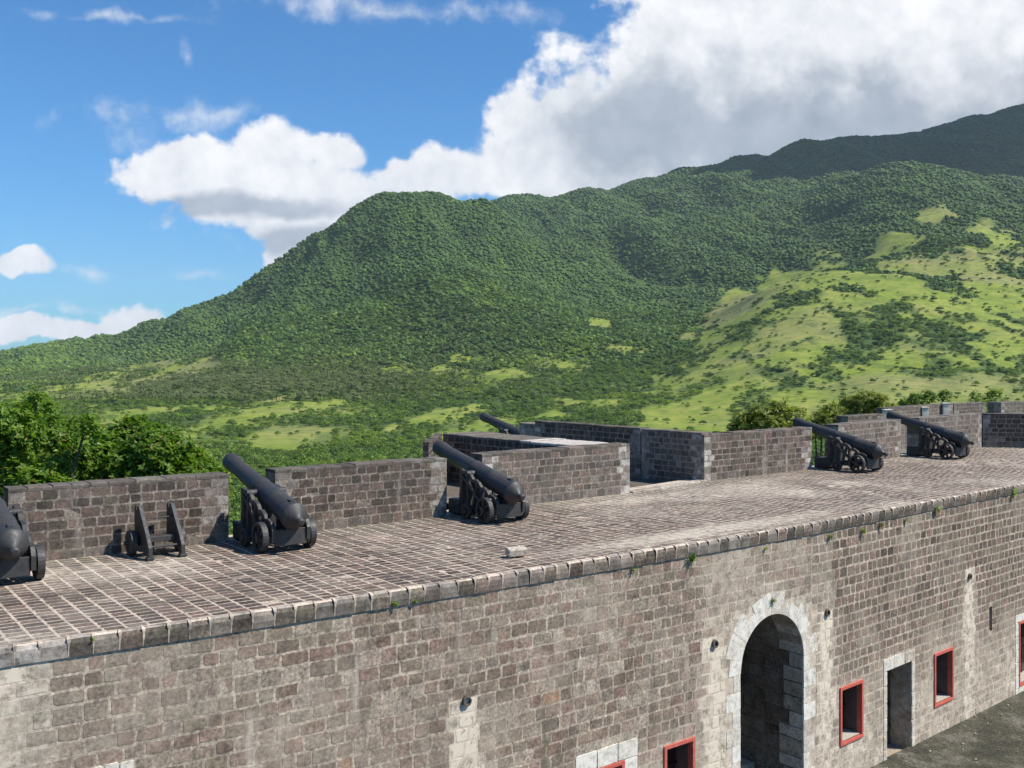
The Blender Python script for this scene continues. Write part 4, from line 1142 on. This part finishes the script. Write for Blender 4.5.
for k, (px, py, s) in enumerate(spotsT):
    X = (px - CX) / F * cells; h_, m_ = hgt(X, cells); yy = HY - F*(h_ - EYE)/cells
    j = np.argmax(yy < py)
    if yy[j] >= py: continue
    Zc = cells[j]
    o = mdl[fi % 4] if fi < 4 else copy_tree(mdl[fi % 4]); fi += 1
    s2 = s * Zc / 900
    o.location = (X[j], Zc, h_[j]); o.scale = (s2, s2, s2); o.rotation_euler = (0, 0, random.uniform(0, 6))
    if px < 300: tag(o, 'lone dark round tree standing in the pale pasture at the left', 'tree', 'trees in the left pasture')
    elif px < 640: tag(o, 'single green tree in the clearing at mid slope', 'tree', 'trees in the middle clearings')
    else: tag(o, 'small dark tree dotted on the bright green spur', 'tree', 'trees on the bright spur')

# leafy trees right behind the left parapet
def near_tree(name, cx, cy, ztop, rx, ry, nleaf, size, label, material, lobes, seed, zlow, cat='tree', group=None):
    r = np.random.default_rng(seed)
    gz = float(hgt([cx], [cy])[0][0]); root = empty(name, (cx, cy, gz), label=label, cat=cat, group=group)
    V = []; FC = []; C = []; L = []
    for (lx, ly, lz, lr) in lobes: L.append((np.array([lx, ly, lz]), lr))
    vol = np.array([l[1]**2 for l in L]); vol /= vol.sum()
    pick = r.choice(len(L), nleaf // 7, p=vol)
    for i in pick:
        c, lr = L[i]
        d = r.normal(size=3); d /= np.linalg.norm(d)
        if d[2] < -.2 and r.random() < .6: d[2] *= -1
        rr = lr * (r.uniform(.35, 1.12) if r.random() < .35 else (r.uniform(1.1, 1.5) if r.random() < .08 else r.uniform(.78, 1.15)))
        tip = c + d * rr * np.array([1, 1, .95])
        ax = d * .6 + np.array([0, 0, .7]) + r.normal(size=3) * .3; ax /= np.linalg.norm(ax)
        q = r.random()
        # a rosette of leaves round the twig tip
        for k in range(7):
            a = k * 2.4 + r.uniform(-.3, .3)
            e1 = np.cross(ax, [.31, .77, .55]); e1 /= np.linalg.norm(e1); e2 = np.cross(ax, e1)
            out = e1*math.cos(a) + e2*math.sin(a)
            dirv = out * .9 + ax * r.uniform(.0, .8) + np.array([0, 0, -.15]); dirv /= np.linalg.norm(dirv)
            w = np.cross(dirv, ax); w /= np.linalg.norm(w) + 1e-9
            s = size * r.uniform(.7, 1.25); p = tip + ax * r.uniform(-.6, .3) * size
            nn = np.cross(w, dirv)
            kk = len(V)
            V += [p, p + dirv*s*.45 + w*s*.27 + nn*s*.05, p + dirv*s*1.0 - nn*s*.10, p + dirv*s*.45 - w*s*.27 + nn*s*.05]
            FC += [(kk, kk+1, kk+2, kk+3)]
            C += [(min(1, max(0, q*.6 + r.random()*.4)), r.random(), 0)]*4
    V = np.array(V) - np.array([cx, cy, gz])
    me = bpy.data.meshes.new('crown'); me.from_pydata(V.tolist(), [], FC); me.materials.append(material)
    at = me.color_attributes.new('tint', 'FLOAT_COLOR', 'POINT'); a = np.ones((len(V), 4)); a[:, :3] = np.array(C); at.data.foreach_set('color', a.ravel())
    o = link(bpy.data.objects.new('crown', me)); o.parent = root
    # trunk and limbs to the lobes
    m = limb_mesh([(0, 0, -.5), (.05, .05, (zlow-gz)*.5), (0, 0, zlow - gz)], [.22, .18, .13])
    for (lx, ly, lz, lr) in lobes:
        e = limb_mesh([(0, 0, (zlow-gz)*.75), ((lx-cx)*.45, (ly-cy)*.45, (zlow-gz)*.75 + (lz-zlow+1)*.5), (lx-cx, ly-cy, lz-gz)], [.10, .06, .025], 6)
        m.add(e.v, e.f)
    m.build('trunk', M['bark'], root)
    return root
def lobes_from(list_, Y, dy=.5, seed=1):
    r = random.Random(seed); out = []
    for (px, py, rp) in list_:
        y = Y + r.uniform(-dy, dy); out.append(((px - CX)/F*y, y, EYE - (py - HY)/F*y, rp/F*y))
    return out
lo1 = lobes_from([(12, 430, 26), (38, 412, 17), (55, 440, 26), (20, 465, 26), (60, 470, 26), (-20, 440, 30), (-10, 480, 26), (92, 462, 24), (85, 430, 15), (40, 495, 30), (-50, 470, 30), (36, 400, 8), (90, 495, 22), (-60, 430, 26), (10, 505, 24)], 23.5, .8)
near_tree('almond_tree', lo1[0][0], 23.5, 2.5, 2, 2, 20000, .14, 'large glossy leafed tree behind the parapet at the left edge', M['leaf'], lo1, 3, -2.)
lo2 = lobes_from([(122, 440, 20), (138, 428, 12), (150, 455, 24), (130, 470, 24), (165, 470, 20), (182, 468, 14), (110, 480, 18), (160, 490, 22), (190, 484, 18), (155, 432, 9), (108, 450, 18), (140, 500, 18), (178, 450, 14), (172, 436, 7), (95, 445, 14), (200, 470, 14), (145, 440, 12)], 24.5, .7, 2)
near_tree('almond_tree', lo2[0][0], 24.5, 2.5, 2, 2, 17000, .14, 'middle leafy tree behind the parapet, above the empty carriage', M['leaf'], lo2, 4, -2.)
lo3 = lobes_from([(200, 464, 9), (205, 474, 12), (218, 478, 10), (192, 485, 12), (213, 490, 14), (195, 452, 4)], 25.5, .4, 3)
near_tree('almond_tree', lo3[0][0], 25.5, 2.5, 2, 2, 5500, .14, 'small sapling top showing just left of the second cannon muzzle', M['leaf'], lo3, 5, -1.5)
# shrubs behind the right parapets
for k, (lst, Y, n, lab) in enumerate([
    ([(745, 425, 14), (762, 417, 14), (778, 412, 12), (792, 420, 14), (770, 430, 16), (800, 430, 12), (735, 434, 9)], 46, 6500, 'olive shrub left of the muzzle pointing over the sunlit parapet'),
    ([(822, 418, 8), (830, 412, 8), (815, 428, 10), (835, 424, 9)], 50, 2400, 'small olive shrub just right of the left muzzle of the right pair'),
    ([(850, 406, 10), (865, 400, 10), (880, 403, 9), (858, 415, 12), (876, 416, 11), (842, 415, 8), (893, 412, 8)], 52, 5200, 'green and olive shrub above the low dark outer wall'),
    ([(905, 405, 6), (915, 400, 7), (930, 398, 7), (945, 396, 6), (920, 408, 8)], 62, 2500, 'green shrub above the outer rampart buttresses'),
    ([(990, 403, 8), (995, 396, 7), (984, 408, 7), (1000, 410, 8), (975, 398, 6)], 64, 2200, 'green shrub filling the gap between the two far right ruins')]):
    lo = lobes_from(lst, Y, .6, 20 + k)
    near_tree('shrub', lo[0][0], Y, 0, 0, 0, n, .17, lab, M['leaf_olive'] if k < 3 else M['leaf_bush'], lo, 40 + k, -1.5, cat='shrub')

# weeds rooted in the joints of the coping
WEEDS = [(92, 638, .5, 'tiny weed tuft under the coping near the left end'), (394, 603, .8, 'left one of two neighbouring weed tufts in the coping left of the loose block'), (413, 600, .7, 'right one of two neighbouring weed tufts in the coping left of the loose block'),
         (632, 569, .7, 'weed tuft under the coping right of the loose block'), (691, 556, 1.5, 'tall weed growing over the coping edge above the arch side'), (772, 600, .9, 'weed growing on the crown of the white arch surround'),
         (765, 548, .6, 'small weed in the wall joint above the arch'), (829, 536, 1.0, 'weed tuft at the wall corner right of the arch'), (862, 530, 1.3, 'bushy weed under the coping above the first red window'),
         (880, 524, 1.0, 'weed beside the bushy one under the coping'), (935, 508, 1.6, 'large green weed hanging from the coping above the door side'), (905, 520, .9, 'low weed between two larger ones under the right coping'),
         (1012, 493, 1.7, 'weed hanging from the coping at the right frame edge')]
for (px, py, s, lab) in WEEDS:
    s *= .72
    r = np.random.default_rng(int(px)); V = []; FC = []; C = []
    ss, zz = S(px), z_of(px, py); base = np.array(wmap(ss, zz, .03)); nrm = np.array([.6, -.8, 0])
    for k in range(int(60*s)):
        d = r.normal(size=3); d = d * .6 + nrm * .7 + np.array([0, 0, r.uniform(-.9, .7)]); d /= np.linalg.norm(d)
        L = .11 * s * r.uniform(.3, 1.1); w = np.cross(d, [0, 0, 1]); w /= np.linalg.norm(w) + 1e-9; b = base + r.normal(size=3) * np.array([.03, .03, .02]) * s
        kk = len(V); V += [b - w*.008, b + d*L*.6 + w*.014, b + d*L, b + d*L*.6 - w*.014]; FC.append((kk, kk+1, kk+2, kk+3)); C += [(r.random(), r.random(), 0)]*4
    me = bpy.data.meshes.new('weed'); me.from_pydata([tuple(v - base) for v in V], [], FC); me.materials.append(M['leaf'])
    at = me.color_attributes.new('tint', 'FLOAT_COLOR', 'POINT'); a = np.ones((len(V), 4)); a[:, :3] = np.array(C); at.data.foreach_set('color', a.ravel())
    o = link(bpy.data.objects.new('weed', me)); o.location = base; tag(o, lab, 'weed', 'weeds in the wall joints')

# ------------------------------------------------------------------ light, sky, air, camera
SUN_AZ = math.radians(101); SUN_EL = math.radians(50)
sd = np.array([math.sin(SUN_AZ)*math.cos(SUN_EL), math.cos(SUN_AZ)*math.cos(SUN_EL), math.sin(SUN_EL)])
ld = bpy.data.lights.new('sun', 'SUN'); ld.energy = 5.0; ld.angle = math.radians(.5); ld.color = (1, .945, .85)
so = link(bpy.data.objects.new('sun', ld))
from mathutils import Vector
so.rotation_euler = Vector(sd).to_track_quat('Z', 'Y').to_euler()

w = bpy.data.worlds.new('World'); SC.world = w; w.use_nodes = True; nt = w.node_tree
bg = nt.nodes['Background']; bg.inputs['Strength'].default_value = .088
sky = nt.nodes.new('ShaderNodeTexSky'); sky.sky_type = 'NISHITA'; sky.sun_disc = False
sky.sun_elevation = SUN_EL; sky.sun_rotation = SUN_AZ; sky.altitude = 200; sky.air_density = 1.0; sky.dust_density = .4; sky.ozone_density = 2.5
tc = nt.nodes.new('ShaderNodeTexCoord'); D = tc.outputs['Generated']
sx = nt.nodes.new('ShaderNodeSeparateXYZ'); nt.links.new(D, sx.inputs[0])
yy = mathn(nt, 'MAXIMUM', sx.outputs[1], .08)
U = mathn(nt, 'DIVIDE', sx.outputs[0], yy); Vv = mathn(nt, 'DIVIDE', sx.outputs[2], yy)
cmb = nt.nodes.new('ShaderNodeCombineXYZ'); nt.links.new(U, cmb.inputs[0]); nt.links.new(Vv, cmb.inputs[1]); UV = cmb.outputs[0]
# billow distortion of the cloud outlines
nb = nt.nodes.new('ShaderNodeTexNoise'); nb.inputs['Scale'].default_value = 9; nb.inputs['Detail'].default_value = 7; nb.inputs['Roughness'].default_value = .62
nt.links.new(UV, nb.inputs['Vector'])
nw = nt.nodes.new('ShaderNodeTexNoise'); nw.inputs['Scale'].default_value = 14; nw.inputs['Detail'].default_value = 4; nt.links.new(UV, nw.inputs['Vector'])
vw = nt.nodes.new('ShaderNodeVectorMath'); vw.operation = 'SUBTRACT'; nt.links.new(nw.outputs['Color'], vw.inputs[0]); vw.inputs[1].default_value = (.5, .5, .5)
vx = nt.nodes.new('ShaderNodeVectorMath'); vx.operation = 'MULTIPLY_ADD'; nt.links.new(vw.outputs[0], vx.inputs[0]); vx.inputs[1].default_value = (.07, .045, 0); nt.links.new(UV, vx.inputs[2])
UVw = vx.outputs[0]
def field(blobs):
    acc = None
    for (x, y, rx, ry) in blobs:
        u0, v0 = (x - CX)/F, (HY - y)/F
        mp = nt.nodes.new('ShaderNodeMapping'); mp.vector_type = 'TEXTURE'
        mp.inputs['Location'].default_value = (u0, v0, 0); mp.inputs['Scale'].default_value = (rx/F, ry/F, 1)
        nt.links.new(UVw, mp.inputs[0])
        ln = nt.nodes.new('ShaderNodeVectorMath'); ln.operation = 'LENGTH'; nt.links.new(mp.outputs[0], ln.inputs[0])
        v = mathn(nt, 'SUBTRACT', 1, ln.outputs['Value'])
        acc = v if acc is None else mathn(nt, 'SMOOTH_MAX', acc, v, .15)
    return acc
DENSE = [(850, 70, 300, 150), (680, 130, 140, 90), (600, 150, 110, 65), (560, 130, 60, 45), (410, 180, 60, 30), (450, 170, 60, 34), (350, 215, 55, 45), (250, 190, 90, 50), (190, 155, 50, 26), (335, 150, 34, 22), (60, 330, 46, 12), (100, 330, 60, 12), (140, 320, 40, 16), (15, 328, 34, 14), (520, 140, 50, 50), (930, 80, 90, 60), (700, 150, 130, 70), (900, 125, 240, 80), (620, 175, 110, 50), (1000, 60, 160, 120), (800, 20, 200, 110), (930, 20, 330, 150), (760, 90, 230, 100), (640, 125, 110, 75), (690, 30, 70, 60), (575, 110, 52, 40), (560, 165, 90, 48), (480, 178, 70, 30), (425, 188, 50, 22),
         (152, 172, 52, 26), (205, 178, 58, 30), (272, 165, 58, 44), (322, 190, 62, 42), (365, 198, 45, 30), (300, 232, 46, 36), (262, 215, 60, 28), (282, 250, 24, 18), 
         (22, 269, 34, 13), (20, 329, 30, 9), (125, 326, 44, 10), (150, 318, 22, 7), (66, 335, 20, 5)]
WISPY = [(120, 110, 60, 30), (200, 110, 60, 26), (190, 112, 48, 22), (236, 108, 30, 18), (120, 130, 60, 36), (150, 150, 60, 22), (90, 272, 24, 12), (185, 52, 12, 16), (380, 8, 200, 18), (480, 12, 130, 18), (130, 20, 120, 8), (225, 240, 34, 22), (80, 310, 60, 8), (508, 95, 14, 9), (20, 312, 60, 6), (200, 275, 60, 10)]
fd = field(DENSE); fw_ = field(WISPY)
vo = nt.nodes.new('ShaderNodeTexVoronoi'); vo.feature = 'SMOOTH_F1'; vo.inputs['Scale'].default_value = 19; vo.inputs['Detail'].default_value = 2
vo.inputs['Roughness'].default_value = .62; vo.inputs['Lacunarity'].default_value = 2.1; vo.inputs['Smoothness'].default_value = .35; vo.normalize = True
wv = nt.nodes.new('ShaderNodeVectorMath'); wv.operation = 'MULTIPLY_ADD'; nt.links.new(nb.outputs['Color'], wv.inputs[0]); wv.inputs[1].default_value = (.05, .05, 0); nt.links.new(UV, wv.inputs[2])
nt.links.new(wv.outputs[0], vo.inputs['Vector'])
puff = mathn(nt, 'SUBTRACT', .33, vo.outputs['Distance'])
nzv = mathn(nt, 'SUBTRACT', nb.outputs[0], .5)
nf = noise(nt, UV, 28, 6, .6); nzf = mathn(nt, 'SUBTRACT', nf, .5)
dd = mathn(nt, 'ADD', mathn(nt, 'ADD', mathn(nt, 'MULTIPLY', fd, 1.9), mathn(nt, 'MULTIPLY', nzv, 2.5)), mathn(nt, 'ADD', mathn(nt, 'MULTIPLY', puff, 1.2), mathn(nt, 'MULTIPLY', nzf, 1.5)))
dens = nt.nodes.new('ShaderNodeMapRange'); dens.interpolation_type = 'SMOOTHSTEP'; nt.links.new(dd, dens.inputs[0]); dens.inputs[1].default_value = -.02; dens.inputs[2].default_value = .62
wd = mathn(nt, 'ADD', mathn(nt, 'ADD', fw_, mathn(nt, 'MULTIPLY', nzv, 3.4)), mathn(nt, 'MULTIPLY', nzf, 2.0))
wdn = nt.nodes.new('ShaderNodeMapRange'); wdn.interpolation_type = 'SMOOTHSTEP'; nt.links.new(wd, wdn.inputs[0]); wdn.inputs[1].default_value = .15; wdn.inputs[2].default_value = 1.7; wdn.inputs[4].default_value = .7
cov = mathn(nt, 'MAXIMUM', dens.outputs[0], wdn.outputs[0])
# shading inside the clouds: thick undersides are grey, rims and tops bright
GREY = [(930, 148, 260, 48), (770, 132, 190, 58), (650, 135, 100, 60), (1020, 140, 120, 60), (230, 205, 110, 10), (290, 236, 60, 12)]
gy = field(GREY)
gsh = mathn(nt, 'ADD', gy, mathn(nt, 'MULTIPLY', nzv, 3.2)); gsh = mathn(nt, 'SUBTRACT', gsh, mathn(nt, 'MULTIPLY', puff, 1.1))
gm = nt.nodes.new('ShaderNodeMapRange'); gm.interpolation_type = 'SMOOTHSTEP'; nt.links.new(gsh, gm.inputs[0]); gm.inputs[1].default_value = -.7; gm.inputs[2].default_value = .55
lit = mapr(nt, mathn(nt, 'ADD', mathn(nt, 'MULTIPLY', nzv, 1.0), mathn(nt, 'ADD', mathn(nt, 'MULTIPLY', puff, .8), nzf)), -.35, .25)
wht = mixc(nt, lit, (6.2, 6.5, 7.0), (9.0, 9.0, 9.1))
ccol = mixc(nt, gm.outputs[0], wht, mixc(nt, lit, (2.9, 3.4, 4.1), (4.2, 4.7, 5.4)))
# clear-sky colour a little deeper, as the camera saw it
skyc = mixc(nt, 1, sky.outputs[0], (.30, .84, 1.25), 'MULTIPLY')
up = mapr(nt, sx.outputs[2], -.02, .0)
fin = mixc(nt, mathn(nt, 'MULTIPLY', cov, up), skyc, ccol)
nt.links.new(fin, bg.inputs[0])
try: w.cycles.sampling_method = 'MANUAL'; w.cycles.sample_map_resolution = 512
except Exception: pass

# unseen cumulus added out of frame to cast shade on the upper right ridges
import bmesh
from mathutils import noise as mno
bm = bmesh.new(); bmesh.ops.create_icosphere(bm, subdivisions=6, radius=1)
for v in bm.verts:
    d = v.co.normalized(); h_ = 1 + .45 * mno.fractal(d * 1.6, 1, 2, 5) + .2 * abs(mno.noise(d * 6))
    v.co = Vector((d.x * 780 * h_, d.y * 620 * h_, (d.z * 260 if d.z > 0 else d.z * 90) * h_))
me = bpy.data.meshes.new('shade_cloud'); bm.to_mesh(me); bm.free()
for p in me.polygons: p.use_smooth = True
cm, cnt, cb = mat('cloud_white'); cb.inputs['Base Color'].default_value = (.9, .9, .9, 1); cb.inputs['Roughness'].default_value = 1
me.materials.append(cm)
o = link(bpy.data.objects.new('shade_cloud', me)); o.location = (2950, 3650, 2300); tag(o, kind='structure')

# haze
hz = bpy.data.materials.new('thin_air'); hz.use_nodes = True; n_ = hz.node_tree; n_.nodes.clear()
out = n_.nodes.new('ShaderNodeOutputMaterial'); pv = n_.nodes.new('ShaderNodeVolumePrincipled')
pv.inputs['Color'].default_value = (.80, .90, 1, 1); pv.inputs['Density'].default_value = .000035; pv.inputs['Anisotropy'].default_value = .0
n_.links.new(pv.outputs[0], out.inputs['Volume'])
mb = MB(); mb.box(-15500, 15500, -15500, 15500, -258, 1330)
o = mb.build('haze', [hz]); tag(o, kind='stuff')

cam = bpy.data.cameras.new('camera'); cam.sensor_width = 36; cam.lens = F / 1024 * 36; cam.clip_end = 200000; cam.clip_start = .1
cam.shift_y = -(384 - HY) / 1024
co = link(bpy.data.objects.new('camera', cam)); co.location = (0, 0, EYE); co.rotation_euler = (math.pi/2, 0, 0)
SC.camera = co
SC.view_settings.view_transform = 'Standard'; SC.view_settings.look = 'None'; SC.view_settings.exposure = .45; SC.view_settings.gamma = 1
SC.cycles.max_bounces = 6; SC.cycles.diffuse_bounces = 2; SC.cycles.transparent_max_bounces = 4; SC.cycles.volume_bounces = 0
SC.cycles.use_denoising = True
SC.cycles.use_adaptive_sampling = True; SC.cycles.adaptive_threshold = .02
